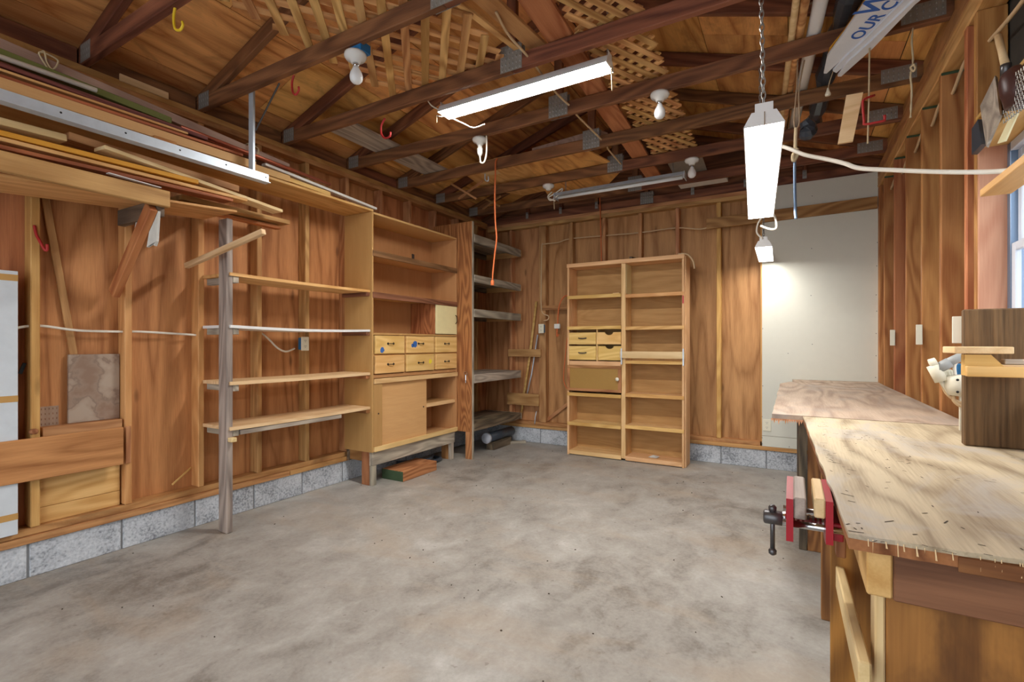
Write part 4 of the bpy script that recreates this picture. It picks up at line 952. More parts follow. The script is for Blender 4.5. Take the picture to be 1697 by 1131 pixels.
# ================================================================== LAMP HOLDERS WITH BULBS
def lampholder(lab, p, tilt=(0, 0, -1), bulb=True, base='white'):
    o = thing('lamp_holder', lab, 'lamp holder', p, 'porcelain lamp holders'); ax = Vector(tilt).normalized(); p = Vector(p)
    lathe('porcelain_base', [(0.056, 0), (0.058, 0.012), (0.05, 0.026), (0.028, 0.034), (0.022, 0.05), (0.018, 0.05)], p, 'porcelain', o, ax, 24)
    if bulb:
        lathe('socket', [(0.014, 0.046), (0.014, 0.07)], p, 'chrome', o, ax, 14)
        lathe('bulb', [(0.014, 0.066), (0.019, 0.08), (0.03, 0.1), (0.034, 0.12), (0.031, 0.14), (0.019, 0.153), (0.003, 0.158)], p, 'bulb', o, ax, 18)
    return o
p = at(589, 90, z=JZ - 0.03); l1 = lampholder('porcelain lamp holder with frosted bulb on a blue box under the third truss', (p.x, p.y, p.z), (0.05, 0, -1)); box('junction_box', (p.x - 0.03, p.y - 0.02, p.z + 0.001), (p.x + 0.06, p.y + 0.05, p.z + 0.05), 'blue', l1)
p = at(1096, 160, z=JZ - 0.008); lampholder('porcelain lamp holder with round bulb under the truss right of the lit tube', (p.x, 3.06, p.z))
p = at(800, 233, z=JZ - 0.004); l3 = lampholder('porcelain lamp holder with a white plug adaptor instead of a bulb', (p.x, 3.07, p.z), bulb=False)
lathe('plug_adaptor', [(0.017, 0.05), (0.017, 0.07), (0.022, 0.075), (0.02, 0.11), (0.012, 0.13)], (p.x, 3.07, p.z), 'white', l3, (0, 0, -1), 12)
tube('cord', [(p.x, 3.07, p.z - .12), (p.x + .01, 3.065, p.z - .18), (p.x + .045, 3.06, p.z - .185), (p.x + .068, 3.055, p.z - .12), (p.x + .072, 3.05, p.z - 0.001)], 0.006, 'cable', l3)
p = at(1151, 272, z=JZ - 0.004); lampholder('porcelain lamp holder with bulb beyond the end of the unlit tube light', (p.x, 4.295, p.z))
p = at(915, 311, z=JZ - 0.004); lampholder('porcelain lamp holder above the left end of the unlit tube light', (p.x, 4.30, p.z), bulb=False)

# ================================================================== STORED ON THE TRUSS CHORDS
TZ = JZ + 0.0905
def lattice(lab, poly, a1, a2, w, sp, mat, z, grp):
    """diamond lattice: two layers of slats clipped to a convex polygon"""
    cx, cy = sum(p[0] for p in poly) / len(poly), sum(p[1] for p in poly) / len(poly)
    o = thing('lattice_panel', lab, 'lattice', (cx, cy, z), grp)
    for lay, a in enumerate((a1, a2)):
        d = Vector((math.cos(a), math.sin(a))); n = Vector((-d.y, d.x)); k = -30
        while k <= 30:
            c = Vector((cx, cy)) + n * (k * sp); t0, t1 = -9.0, 9.0; ok = True
            for i in range(len(poly)):
                p, q = Vector(poly[i]), Vector(poly[(i + 1) % len(poly)]); e = q - p; nn = Vector((-e.y, e.x))   # inside to the left
                num, den = (p - c).dot(nn), d.dot(nn)
                if abs(den) < 1e-9:
                    if num > 0: ok = False
                elif den > 0: t0 = max(t0, num / den)
                else: t1 = min(t1, num / den)
            if ok and t1 - t0 > 0.05:
                a_, b_ = c + d * t0, c + d * t1; zz_ = z + 0.004 + lay * 0.0085
                board('slat', (a_.x, a_.y, zz_), (b_.x, b_.y, zz_), w, 0.008, mat, o, (0, 0, 1), 0.0008)
            k += 1
    return o
lattice('open brown lattice panel lying on the trusses left of the lit tube', [(-2.36, 1.3), (-1.85, 1.3), (-1.4, 2.0), (-1.45, 2.47), (-2.3, 2.47)], math.radians(130), math.radians(56), 0.044, 0.105, 'lattice', TZ, 'lattice panels')
lattice('dense tan lattice panel lying on the trusses right of the red plank', [(-0.97, 1.95), (-0.63, 1.95), (-0.70, 4.40), (-1.05, 4.40)], math.radians(63), math.radians(150), 0.038, 0.074, 'lattice', TZ, 'lattice panels')
tag(board('cedar_plank', (-1.05, 1.6, TZ + .012), (-1.19, 4.98, TZ + .012), 0.142, 0.022, 'redplank'), 'long red cedar plank lying on the trusses beside the dense lattice', 'plank')
tag(board('grey_plank', (-2.97, 2.445, TZ + .012), (-2.97, 3.76, TZ + .012), 0.265, 0.02, 'grey'), 'wide weathered grey plank lying on the trusses near the left wall', 'plank')
tag(board('brown_plank', (-1.32, 1.7, TZ + .03), (-1.22, 2.6, TZ + .03), 0.1, 0.02, 'studB'), 'narrow brown plank lying on the trusses left of the red plank', 'plank')
tag(board('brown_lath', (-1.43, 1.85, TZ + .027), (-1.33, 2.52, TZ + .027), 0.035, 0.018, 'lattice', None), 'thin tan lath lying beside the open lattice panel', 'lath')
k = [at(u, v, z=TZ + .005) for u, v in ((940, 303), (980, 288), (1022, 301), (1038, 312), (960, 330))]
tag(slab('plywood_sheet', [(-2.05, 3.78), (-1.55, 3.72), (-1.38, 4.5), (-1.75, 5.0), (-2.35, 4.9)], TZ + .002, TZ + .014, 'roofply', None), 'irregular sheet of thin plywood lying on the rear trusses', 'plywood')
tag(slab('hardboard_sheet', [(-2.75, 3.72), (-2.15, 3.72), (-2.08, 4.2), (-2.2, 4.75), (-2.6, 4.8), (-2.85, 4.4)], TZ + .016, TZ + .024, 'pine', None), 'tan hardboard panel lying on the rear trusses near the cord', 'panel')
tag(slab('torn_board', [(-1.98, 3.80), (-1.35, 3.72), (-1.3, 3.83), (-1.5, 4.0), (-1.95, 4.1)], TZ + .026, TZ + .075, 'bundle', None), 'rough torn fibre board slab on the rear trusses', 'fibre board')
tag(slab('grey_sheet', [(-0.98, 4.42), (-0.68, 4.42), (-0.7, 4.93), (-1.0, 4.93)], TZ + .002, TZ + .008, 'nailplate', None), 'grey metal sheet on the rear trusses behind the dense lattice', 'sheet')
tag(slab('foam_block', [(-1.0, 4.96), (-0.55, 4.96), (-0.55, 5.25), (-1.0, 5.25)], 2.812, 2.86, 'white', None), 'white foam block resting on the back wall plate', 'foam')
tag(board('pale_offcut', (-2.62, 4.0, TZ + .03), (-2.45, 4.02, TZ + .03), 0.1, 0.03, 'pale'), 'pale offcut lying on the trusses left of the hanging cord', 'wood offcut')
for i, (u0, v0, u1, v1, yy) in enumerate(((748, 305, 790, 330, 4.1), (760, 330, 800, 300, 4.12), (805, 330, 828, 342, 4.7), (800, 347, 830, 325, 4.72))):
    tag(board('brace_stick', at(u0, v0, y=yy), at(u1, v1, y=yy), 0.02, 0.018, 'studB', None, (0, 1, 0)), ['thin brace stick rising above the sixth truss at the left wall', 'thin brace stick crossing behind the sixth truss at left', 'thin brace stick rising above the rear truss near the corner', 'thin brace stick crossing near the back left corner'][i], 'stick')
# electric cable threaded along the trusses
pts = [at(u, v, z=TZ - 0.02 + dz) for u, v, dz in ((822, 20, .03), (843, 58, .02), (881, 101, -.02), (919, 151, .02), (950, 181, -.02), (958, 193, .02), (1003, 238, -.02), (1009, 249, .02), (1037, 281, -.03))]
tag(tube('ceiling_cable', pts, 0.007, 'cabletan'), 'tan electric cable running along the ceiling through the trusses', 'cable')
# bundle of poles over the trusses at right
bn = thing('pole_bundle', 'bundle of poles wrapped in grey plastic lying on the trusses above the bench', 'bundle', (0.08, 3.4, TZ))
for m, r, x0, x1, dz in (('pale', 0.017, 0.04, -0.09, 0.02), ('lattice', 0.02, 0.085, -0.07, 0.025), ('darkgrey', 0.018, 0.06, -0.05, 0.06), ('whitepaint', 0.034, 0.155, 0.0, 0.036)):
    mesh('pole', *tubegeo([Vector((x0, 2.35, TZ + dz)), Vector(((x0 + x1) / 2, 3.4, TZ + dz)), Vector((x1, 4.45, TZ + dz))], r, 10), m, bn, True)
pts = [Vector((0.27 - 0.13 * s, 2.4 + 1.95 * s, TZ + 0.05 - 0.02 * math.sin(9 * s))) for s in [k / 14 for k in range(15)]]
mesh('plastic_wrap', *tubegeo(pts, 0.05, 10, [0.05 + 0.012 * math.sin(k * 2.3) for k in range(15)]), 'plastic_dark', bn)
tube('twine', [(0.0, 2.9, TZ + .07), (0.1, 2.9, TZ + .09), (0.2, 2.88, TZ + .11), (0.3, 2.9, TZ + .05), (0.28, 2.92, TZ)], 0.005, 'string', bn)
pts = [at(1333, 200, y=3.6), at(1340, 212, y=3.62), at(1337, 221, y=3.6), at(1326, 222, y=3.6)]
pw = mesh('plastic_end', *tubegeo(spline(pts, 3), 0.04, 8, [0.02 + 0.03 * math.sin(0.3 * k + .3) for k in range(10)]), 'plastic_dark', bn)
# rolled vinyl banner with lettering
bz = 2.735
bnr = thing('vinyl_banner', 'folded white vinyl banner with blue lettering hanging below the trusses', 'banner', at(1440, 50, z=bz))
def strip(name, pix, z0, mat, th=0.004, sag=0.0):
    ks = [at(u, v, z=z0) for u, v in pix]; m = len(ks)
    return mesh(name, ks + [q + Vector((0, 0, th)) for q in ks], [tuple(range(m)), tuple(range(m, 2 * m))[::-1]] + [(i, (i + 1) % m, m + (i + 1) % m, m + i) for i in range(m)], mat, bnr)
strip('backing_board', [(1370, 96), (1375, 80), (1398, 52), (1434, 0), (1480, -70), (1500, -70), (1400, 70)], bz + 0.016, 'paintyellow', 0.006)
strip('banner_face', [(1365, 122), (1371, 94), (1399, 55), (1437, 0), (1485, -70), (1570, -70), (1494, 0), (1425, 70), (1370, 122)], bz, 'bagwhite', 0.012)
strip('banner_fold', [(1380, 118), (1400, 96), (1432, 67), (1496, 3), (1562, -60), (1590, -60), (1505, 8), (1440, 76), (1386, 121)], bz - 0.012, 'bagwhite', 0.012)
strip('banner_fold', [(1388, 127), (1404, 104), (1440, 72), (1508, 8), (1575, -60), (1600, -60), (1516, 8), (1447, 80), (1394, 127)], bz - 0.024, 'bagwhite', 0.012)
def text(body, p, q, hdir, size, mat, par, name='lettering'):
    cu = bpy.data.curves.new(name, 'FONT'); cu.body = body; cu.size = 1.0; cu.extrude = 0.002; cu.shear = 0.2; cu.offset = 0.012
    to = bpy.data.objects.new(name, cu); COL.objects.link(to)
    me = bpy.data.meshes.new_from_object(to.evaluated_get(bpy.context.evaluated_depsgraph_get())); bpy.data.objects.remove(to)
    x = (q - p).normalized(); y = hdir - x * hdir.dot(x); y.normalize(); z = x.cross(y)
    mw = Matrix((x * size, y * size, z * 0.3)).transposed().to_4x4(); mw.translation = p
    for v in me.vertices: v.co = mw @ v.co
    c = sum((v.co for v in me.vertices), Vector()) / len(me.vertices)
    for v in me.vertices: v.co -= c
    me.materials.clear()
    return link(name, me, Matrix.Translation(c), par, mat)
zt = bz - 0.0015
text('OUR CUS', at(1424, 66, z=zt), at(1480, 13, z=zt), at(1412, 56, z=zt) - at(1424, 66, z=zt), 0.088, 'inkblue', bnr)
text('W', at(1447, 27, z=zt), at(1480, -6, z=zt), at(1436, 16, z=zt) - at(1447, 27, z=zt), 0.15, 'inkblue', bnr)
# things hanging from the trusses at right
def string(lab, pts, r, mat, cat='string', group=None, name='hanging_string'): return tag(tube(name, pts, r, mat, sides=6), lab, cat, group)
string('pale string hanging straight down beside the red hook', [at(1441, 80, y=3.04), at(1440, 160, y=3.03), at(1438, 238, y=3.03)], 0.004, 'rope')
s2 = thing('knotted_twine', 'frayed knotted twine hanging below the truss near the right wall', 'twine', at(1510, 120, y=2.75))
mesh('twine', *tubegeo(spline([at(1513, 46, y=3.045), at(1511, 70, y=3.03), at(1513, 100, y=3.03), at(1509, 125, y=3.03), at(1511, 150, y=3.03), at(1509, 195, y=3.03)], 5), 0.004, 6, [0.0025 + 0.003 * abs(math.sin(k * 1.7)) for k in range(26)]), 'rope', s2, True)
mesh('knot', *tubegeo(spline([at(1513, 106, y=3.02), at(1517, 112, y=3.01), at(1514, 118, y=3.02), at(1509, 112, y=3.02), at(1516, 107, y=3.01)], 4), 0.005, 6), 'rope', s2, True)
pb = thing('pull_switch', 'pull cord with a small white bell knob below the pole bundle', 'pull cord', at(1372, 150, y=3.3))
tube('cord', [at(1381, 118, y=3.3), at(1375, 135, y=3.3), at(1372, 148, y=3.3)], 0.0025, 'rope', pb); lathe('knob', [(0.004, 0), (0.009, -0.02), (0.015, -0.035), (0.014, -0.042), (0.004, -0.043)], at(1372, 146, y=3.3), 'ivory', pb, (0, 0, 1), 12)
rp = thing('rope_pulley_line', 'looped rope with blue lower end hanging beside the large shop light', 'rope', at(1318, 240, y=3.04))
tube('rope_loop', [at(1322, 100, y=3.04), at(1320, 150, y=3.03), at(1316, 200, y=3.03), at(1319, 214, y=3.03), at(1325, 200, y=3.03), at(1324, 150, y=3.03), at(1333, 100, y=3.04)], 0.004, 'string', rp)
tube('rope', [at(1319, 212, y=3.03), at(1318, 240, y=3.03), at(1318, 262, y=3.03)], 0.009, 'rope', rp)
mesh('knot', *tubegeo(spline([at(1322, 246, y=3.02), at(1314, 258, y=3.02), at(1316, 267, y=3.02), at(1323, 252, y=3.03), at(1314, 254, y=3.03)], 4), 0.009, 6), 'rope', rp, True)
tag(tube('blue_rope', [at(1317, 268, y=3.03), at(1317, 310, y=3.03), at(1318, 345, y=3.03), at(1319, 363, y=3.03)], 0.008, 'alu', rp), 'blue lower rope')
tag(tube('red_bracket_hook', [at(1449, 158, y=3.035), at(1432, 165, y=3.0), at(1430, 176, y=3.0), at(1432, 200, y=3.0), at(1434, 206, y=3.0), at(1462, 201, y=3.0), at(1466, 199, y=3.0), at(1466, 191, y=3.0)], 0.006, 'hookred', sub=3), 'square red hook hanging from the truss near the right wall', 'hook', 'hooks screwed into the trusses')
k = [at(u, v, y=3.035) for u, v in ((1402, 160), (1430, 155), (1413, 236), (1388, 240))]
tag(mesh('hanging_paddle', k + [q + Vector((0, -0.015, 0)) for q in k], [(0, 1, 2, 3), (7, 6, 5, 4)] + [(i, (i + 1) % 4, 4 + (i + 1) % 4, 4 + i) for i in range(4)], 'pale'), 'pale slanted board nailed to the truss and hanging down near the right wall', 'board')
pts = [at(1297, 243, y=2.6), at(1312, 248, y=2.55), at(1335, 257, y=2.5), at(1370, 264, y=2.45), at(1400, 271, y=2.4), at(1425, 279, y=2.4), at(1480, 282, y=2.4), at(1560, 285, y=2.4), at(1640, 285, y=2.4), at(1697, 280, y=2.35)]
tag(tube('flex_lead', pts, 0.0085, 'cable'), 'thick white cord sagging from the large shop light to the window', 'cord')
# hooks
def hook(lab, pts, mat, r=0.006): return tag(tube('screw_hook', pts, r, mat, sub=5), lab, 'hook', 'hooks screwed into the trusses')
hook('yellow vinyl hook under the second truss at upper left', [at(291, 8, y=1.18), at(288, 28, y=1.18), at(290, 47, y=1.18), at(298, 50, y=1.18), at(303, 42, y=1.18), at(302, 36, y=1.18)], 'hookyellow', 0.006)
hook('red vinyl hook under the third truss left of the bulb', [at(487, 125, y=1.8), at(484, 137, y=1.8), at(485, 152, y=1.8), at(490, 157, y=1.8), at(495, 150, y=1.8), at(495, 144, y=1.8)], 'hookred', 0.006)
hook('red vinyl hook under the fourth truss before the grey plank', [at(638, 196, y=2.43), at(632, 208, y=2.43), at(632, 222, y=2.43), at(638, 229, y=2.43), at(646, 226, y=2.43), at(647, 219, y=2.43)], 'hookred', 0.007)
hook('small grey hook under the sixth truss beside the orange cord', [at(804, 288, y=3.7), at(804, 298, y=3.7), at(809, 300, y=3.7), at(809, 292, y=3.7)], 'steel', 0.006)
# orange cords
oc = thing('extension_lead', 'orange extension cord hanging from the sixth truss down past the corner shelves', 'cord', at(820, 380, y=3.66))
tube('cord', [at(830, 264, y=3.72), at(822, 266, y=3.66), at(821, 290, y=3.655), at(820, 330, y=3.65), at(821, 370, y=3.65), at(823, 395, y=3.65), at(820, 420, y=3.65), at(817, 450, y=3.65), at(816, 464, y=3.65)], 0.007, 'orange', oc)
p = at(816, 464, y=3.65); lathe('socket_end', [(0.008, 0), (0.016, -0.012), (0.016, -0.045), (0.013, -0.05)], p, 'orange', oc, (0, 0, 1), 12)
oc2 = thing('extension_lead', 'orange cord looping from the bookcase side to a white plug on the back wall', 'cord', at(930, 520, y=YB - .03))
tube('cord', [at(943, 490, y=YB - .02), at(935, 492, y=YB - .03), at(928, 503, y=YB - .03), at(925, 520, y=YB - .03), at(924, 540, y=YB - .03), at(923, 552, y=YB - .03)], 0.008, 'orange', oc2)
box('plug', at(918, 545, y=YB - .05), at(929, 537, y=YB - .02), 'white', oc2, 0.004); tube('cord_tail', [at(923, 545, y=YB - .03), at(923, 558, y=YB - .03), at(926, 554, y=YB - .03)], 0.008, 'orange', oc2)
tag(tube('extension_lead', [at(940, 560, y=YB - .03), at(937, 590, y=YB - .03), at(934, 625, y=YB - .03), at(937, 640, y=YB - .03), at(945, 650, y=YB - .03)], 0.006, 'orange'), 'orange cord bowing out low beside the left edge of the bookcase', 'cord')
tag(tube('extension_lead', [at(994, 328, y=YB - .02), at(995, 360, y=YB - .02), at(996, 400, y=YB - .02), at(997, 445, y=YB - .02)], 0.006, 'orange'), 'orange cord running straight down the back wall to the bookcase top', 'cord')
# cables along the walls
tag(tube('wall_cable', [at(20, 546, x=XL - .03), at(45, 541, x=XL - .03), at(75, 541, x=XL - .03), at(130, 548, x=XL - .03), at(200, 550, x=XL - .03), at(230, 550, x=XL - .03), at(285, 553, x=XL - .03), at(330, 556, x=XL - .03)], 0.007, 'cable'), 'white electric cable strung through the left wall studs', 'cable')
tag(tube('wall_cable', [at(433, 552, x=XL - .03), at(445, 562, x=XL - .02), at(460, 577, x=XL - .0), at(474, 583, x=XL + .01), at(488, 578, x=XL - .0)], 0.007, 'cable'), 'short white cable dropping to the blue outlet box behind the shelves', 'cable')
tag(tube('wall_cable', [at(901, 532, y=YB - .03), at(908, 530, y=YB - .02), at(909, 524, y=YB - .01), at(900, 520, y=YB - .01), at(897, 508, y=YB - .012), at(897, 470, y=YB - .012), at(898, 410, y=YB - .012), at(902, 405, y=YB - .01), at(925, 402, y=YB + .02), at(945, 396, y=YB + .03), at(1000, 391, y=YB + .03), at(1060, 386, y=YB + .03), at(1120, 378, y=YB + .02), at(1160, 380, y=YB - .01), at(1180, 375, y=YB - .01)], 0.007, 'cabletan', sub=4), 'tan cable running along the back wall studs and down to the blue outlet', 'cable')
p = at(503, 570, x=XL + .03); outlet('box_outlet', 'ivory outlet on a blue box on the left wall stud between the shelves', (XL + .045, p.y, p.z), (1, 0, 0), 0.07, 0.11, 'blue', 0.045)
p = at(897, 545, y=YB - .05); outlet('box_outlet', 'ivory outlet on a blue box on the back wall stud left of the bookcase', (p.x, YB - .05, p.z), (0, -1, 0), 0.07, 0.11, 'blue', 0.05)
pts = [Vector((XR + 0.045, y, z)) for y, z in ((1.55, 2.52), (1.9, 2.44), (2.3, 2.40), (2.68, 2.44), (2.81, 2.47), (3.0, 2.52), (3.23, 2.46), (3.45, 2.51), (3.645, 2.46), (3.86, 2.51), (4.09, 2.46), (4.3, 2.5), (4.52, 2.45), (4.75, 2.5), (4.98, 2.46))]
tag(tube('wall_cable', pts, 0.008, 'cabletan'), 'tan cable threaded through the tops of the right wall studs', 'cable')
# sticks behind the nailers in the back left corner
tag(mesh('broom_handle', *tubegeo([at(889, 500, y=YB + .04), at(878, 590, y=YB + .035), at(863, 692, y=YB + .03)], 0.016, 10), 'pine', None, True), 'wooden broom handle leaning behind the nailers in the back corner', 'handle')
tag(mesh('metal_rod', *tubegeo([at(891, 555, y=YB + .02), at(881, 620, y=YB + .02), at(872, 660, y=YB + .02)], 0.008, 8), 'steel', None, True), 'thin grey metal rod leaning beside the broom handle', 'rod')
tag(mesh('metal_rod', *tubegeo([at(889, 682, y=YB - .01), at(887, 692, y=YB - .012), at(886, 703, y=YB - .02)], 0.006, 8), 'steel', None, True), 'short bent wire standing on the back sill plate', 'wire')

# ================================================================== LUMBER RACK ON THE LEFT WALL
RB = -2.92
rk = thing('lumber_rack', 'wooden lumber rack with long front beam braced off the left wall studs', 'rack', (-3.2, 0.7, 1.5))
box('front_beam', (RB - 0.04, YF + 0.1, 1.948), (RB, 1.372, 2.035), 'studB', rk, 0.004)
box('arm', (XL + 0.001, 1.325, 1.90), (RB - 0.041, 1.363, 1.99), 'darkgrey', rk, 0.003)
box('arm', (XL + 0.001, 0.09, 1.90), (RB - 0.041, 0.128, 1.99), 'darkgrey', rk, 0.003)
board('brace', (XL + 0.012, 1.305, at(197, 488, x=XL).z), (RB - 0.05, 1.305, 1.945), 0.07, 0.038, 'studR', rk, (0, 1, 0), 0.004)
board('brace', (XL + 0.012, 0.07, 1.46), (RB - 0.05, 0.07, 1.945), 0.07, 0.038, 'studR', rk, (0, 1, 0), 0.004)
rg = thing('hanging_rag', 'torn off-white rag hanging from the rack brace', 'rag', at(250, 380, y=1.34))
for pix, yy in (([(243, 345), (228, 350), (221, 390), (236, 396), (246, 360)], 1.34), ([(256, 365), (262, 350), (259, 400), (256, 408), (250, 398), (243, 410), (247, 385)], 1.28)):
    ks = [at(u, v, y=yy + 0.01 * math.sin(i * 2)) for i, (u, v) in enumerate(pix)]; m = len(ks)
    mesh('rag_cloth', ks + [q + Vector((0.004, 0.01, 0)) for q in ks], [tuple(range(m)), tuple(range(m, 2 * m))[::-1]] + [(i, (i + 1) % m, m + (i + 1) % m, m + i) for i in range(m)], 'rag', rg)
def lum(name, lab, s, e, w, t, mat, group='lumber on the left rack', cat='board', ys=None):
    """a board whose lower front edge runs through two measured points (u, v, x); continued towards the front wall"""
    a, b = at(s[0], s[1], x=s[2]), at(e[0], e[1], x=e[2])
    if ys is None: ys = YF + 0.3
    if ys != 'cut': a = b + (a - b) * ((b.y - ys) / (b.y - a.y))
    o = Vector((-w / 2, 0, t / 2))
    return tag(board(name, a + o, b + o, w, t, mat, None, (0, 0, 1), 0.002), lab, cat, group)
def pipe(name, lab, s, e, r, mat, ys=None, cat='pipe'):
    a, b = at(s[0], s[1], x=s[2]), at(e[0], e[1], x=e[2])
    if ys is None: a = b + (a - b) * ((b.y - (YF + 0.3)) / (b.y - a.y))
    return tag(mesh(name, *tubegeo([a, a.lerp(b, .5), b], r, 10), mat, None, True), lab, cat, 'lumber on the left rack')
# lower tier
lum('plywood_strip', 'wide pine plywood strip lowest on the rack, its end showing past the beam', (0, 292, -2.97), (392, 352, -3.0), 0.36, 0.014, 'pine')
lum('stained_board', 'red brown board lying just above the rack beam', (0, 246, -2.95), (386, 334, -2.99), 0.09, 0.018, 'redbrown')
lum('pine_board', 'orange pine board above the red brown board on the rack', (0, 233, -2.97), (410, 334, -3.02), 0.09, 0.018, 'pine')
lum('yellow_board', 'yellow painted board on the lower rack tier', (0, 224, -2.98), (329, 305, -3.0), 0.10, 0.024, 'paintyellow')
lum('pale_board', 'short pale thick board at far left on the lower rack tier', (0, 206, -2.98), (110, 234, -2.99), 0.11, 0.032, 'pale')
lum('brown_board', 'brown board behind the short pale board on the rack', (113, 231, -3.12), (396, 318, -3.16), 0.1, 0.04, 'studB', ys='cut')
lum('pale_board', 'long pale board slanting out past the others on the lower rack tier', (172, 246, -2.97), (468, 352, -3.06), 0.10, 0.02, 'pale', ys='cut')
lum('brown_board', 'brown board end reaching farthest right below the lumber rack', (300, 330, -3.2), (480, 372, -3.24), 0.12, 0.03, 'studB', ys='cut')
lum('thin_lath', 'thin brown lath lowest of the board ends beside the grey post', (300, 342, -3.26), (466, 380, -3.30), 0.06, 0.016, 'studR', ys='cut')
lum('white_strip', 'narrow white strip lying along the top of the rack beam', (180, 287, -2.93), (268, 312, -2.93), 0.03, 0.005, 'whitepaint', ys='cut')
# upper tier: steel channel, strut, shelf sheet
ch = thing('steel_channel', 'galvanised steel channel carrying the upper lumber tier', 'channel', (-2.9, 0.9, 2.25))
e = at(447, 304, x=-2.885); z0 = e.z
prof = [(-2.93, z0), (-2.875, z0), (-2.875, z0 + .004), (-2.895, z0 + .005), (-2.895, z0 + .056), (-2.93, z0 + .056), (-2.93, z0 + .052), (-2.899, z0 + .052), (-2.899, z0 + .006), (-2.93, z0 + .004)]
prism('channel', prof, 1, YF + 0.2, e.y, 'steel', ch)
for k in range(6): lathe('bolt_hole', [(0.005, 0), (0.004, 0.001)], (-2.8948, e.y - 0.02 - 0.25 * k, z0 + 0.034), 'black', ch, (1, 0, 0), 8, False)
stt = thing('steel_strut', 'galvanised angle strut hanging from the third truss to the channel', 'strut', (-2.9, 1.85, 2.5))
pa, pb = at(418, 158, y=1.825), at(441, 292, x=-2.905)
pb.y = 1.83; pb.x = -2.93; pa.x = -2.93
mesh('angle', [(pb.x + dx, 1.816 + dy, z) for z in (z0 + 0.057, JZ + 0.08) for dx, dy in ((0, 0), (0.045, 0), (0.045, 0.003), (0.003, 0.003), (0.003, 0.04), (0, 0.04))],
     [(0, 1, 2, 3, 4, 5), (11, 10, 9, 8, 7, 6)] + [(i, (i + 1) % 6, 6 + (i + 1) % 6, 6 + i) for i in range(6)], 'steel', stt)
mesh('tie_rod', *tubegeo([at(463, 138, y=1.80), at(424, 216, y=1.80)], 0.005, 6), 'darkmetal', stt)
sh = box('upper_shelf_sheet', (XL + 0.005, YF + 0.3, 2.333), (-3.085, C0 + 0.02, 2.351), 'pine', bev=0.002)
tag(sh, 'long pine plywood shelf resting on the tan cabinet and carrying stored lumber', 'shelf')
lum('tan_board', 'broad tan board lying behind the steel channel', (0, 146, -2.98), (425, 281, -2.98), 0.1, 0.05, 'mdf')
lum('red_strip', 'thin red brown strip on top of the broad tan board', (0, 128, -3.0), (403, 259, -3.0), 0.06, 0.016, 'redbrown')
lum('orange_strip', 'thin orange strip above the red strip on the upper tier', (0, 117, -3.03), (312, 223, -3.03), 0.05, 0.012, 'pine')
lum('burgundy_board', 'dark burgundy stained board behind the orange strip', (0, 110, -3.07), (345, 233, -3.07), 0.06, 0.022, 'burgundy')
pipe('white_pipe', 'white plastic pipe among the upper tier lumber at far left', (0, 94, -3.1), (160, 150, -3.1), 0.012, 'white')
lum('green_board', 'olive green painted board on the upper tier', (0, 92, -3.14), (285, 205, -3.14), 0.055, 0.035, 'green')
bd = lum('slat_bundle', 'tied bundle of pinkish slats highest on the upper lumber tier', (0, 80, -3.2), (480, 283, -3.2), 0.14, 0.05, 'bundle', cat='bundle')
for u, v in ((72, 110), (415, 258)):
    p = at(u, v - 8, x=-3.195)
    tube('tie_string', [p + Vector((-.1, 0, .05)), p + Vector((0.004, 0, .05)), p + Vector((.008, 0.01, .0)), p + Vector((.02, .03, -.03)), p + Vector((.01, .05, .03)), p + Vector((.012, -.02, .03)), p + Vector((.016, .03, -.06))], 0.004, 'rope', bd)
lum('tan_board', 'tan board end beside the steel strut on the upper tier', (300, 243, -3.09), (481, 302, -3.09), 0.09, 0.045, 'mdf', ys='cut')
lum('pine_board', 'pine board ending over the shelf sheet right of the strut', (430, 283, -3.12), (548, 325, -3.12), 0.08, 0.03, 'pine', ys='cut')
lum('white_strip', 'long white plastic strip reaching over the cabinet top', (440, 274, -3.17), (625, 348, -3.17), 0.045, 0.02, 'white', ys='cut')
lum('brown_board', 'dark brown board lying on the shelf sheet under the white strip', (440, 292, -3.2), (602, 349, -3.2), 0.09, 0.02, 'studB', ys='cut')
pipe('copper_pipe', 'copper pipe beside the white strip on the upper tier, front one', (300, 215, -3.175), (547, 306, -3.175), 0.011, 'copper', 1)
pipe('copper_pipe', 'copper pipe beside the white strip on the upper tier, rear one', (300, 210, -3.145), (540, 303, -3.145), 0.011, 'copper', 1)
p = at(283, 242, x=-2.93)
tag(box('wood_scrap', (-2.99, p.y - 0.08, z0 + 0.057), (-2.93, p.y + 0.03, z0 + 0.085), 'studR'), 'small brown scrap block sitting on the steel channel', 'wood scrap')
p = at(215, 130, x=XL - .01)
tag(box('pale_filler', (XL + 0.001, at(197, 130, x=XL).y, at(215, 141, x=XL).z), (XL + 0.012, at(278, 155, x=XL).y, at(197, 122, x=XL).z), 'pale'), 'pale filler strip nailed along the left top plate', 'strip')

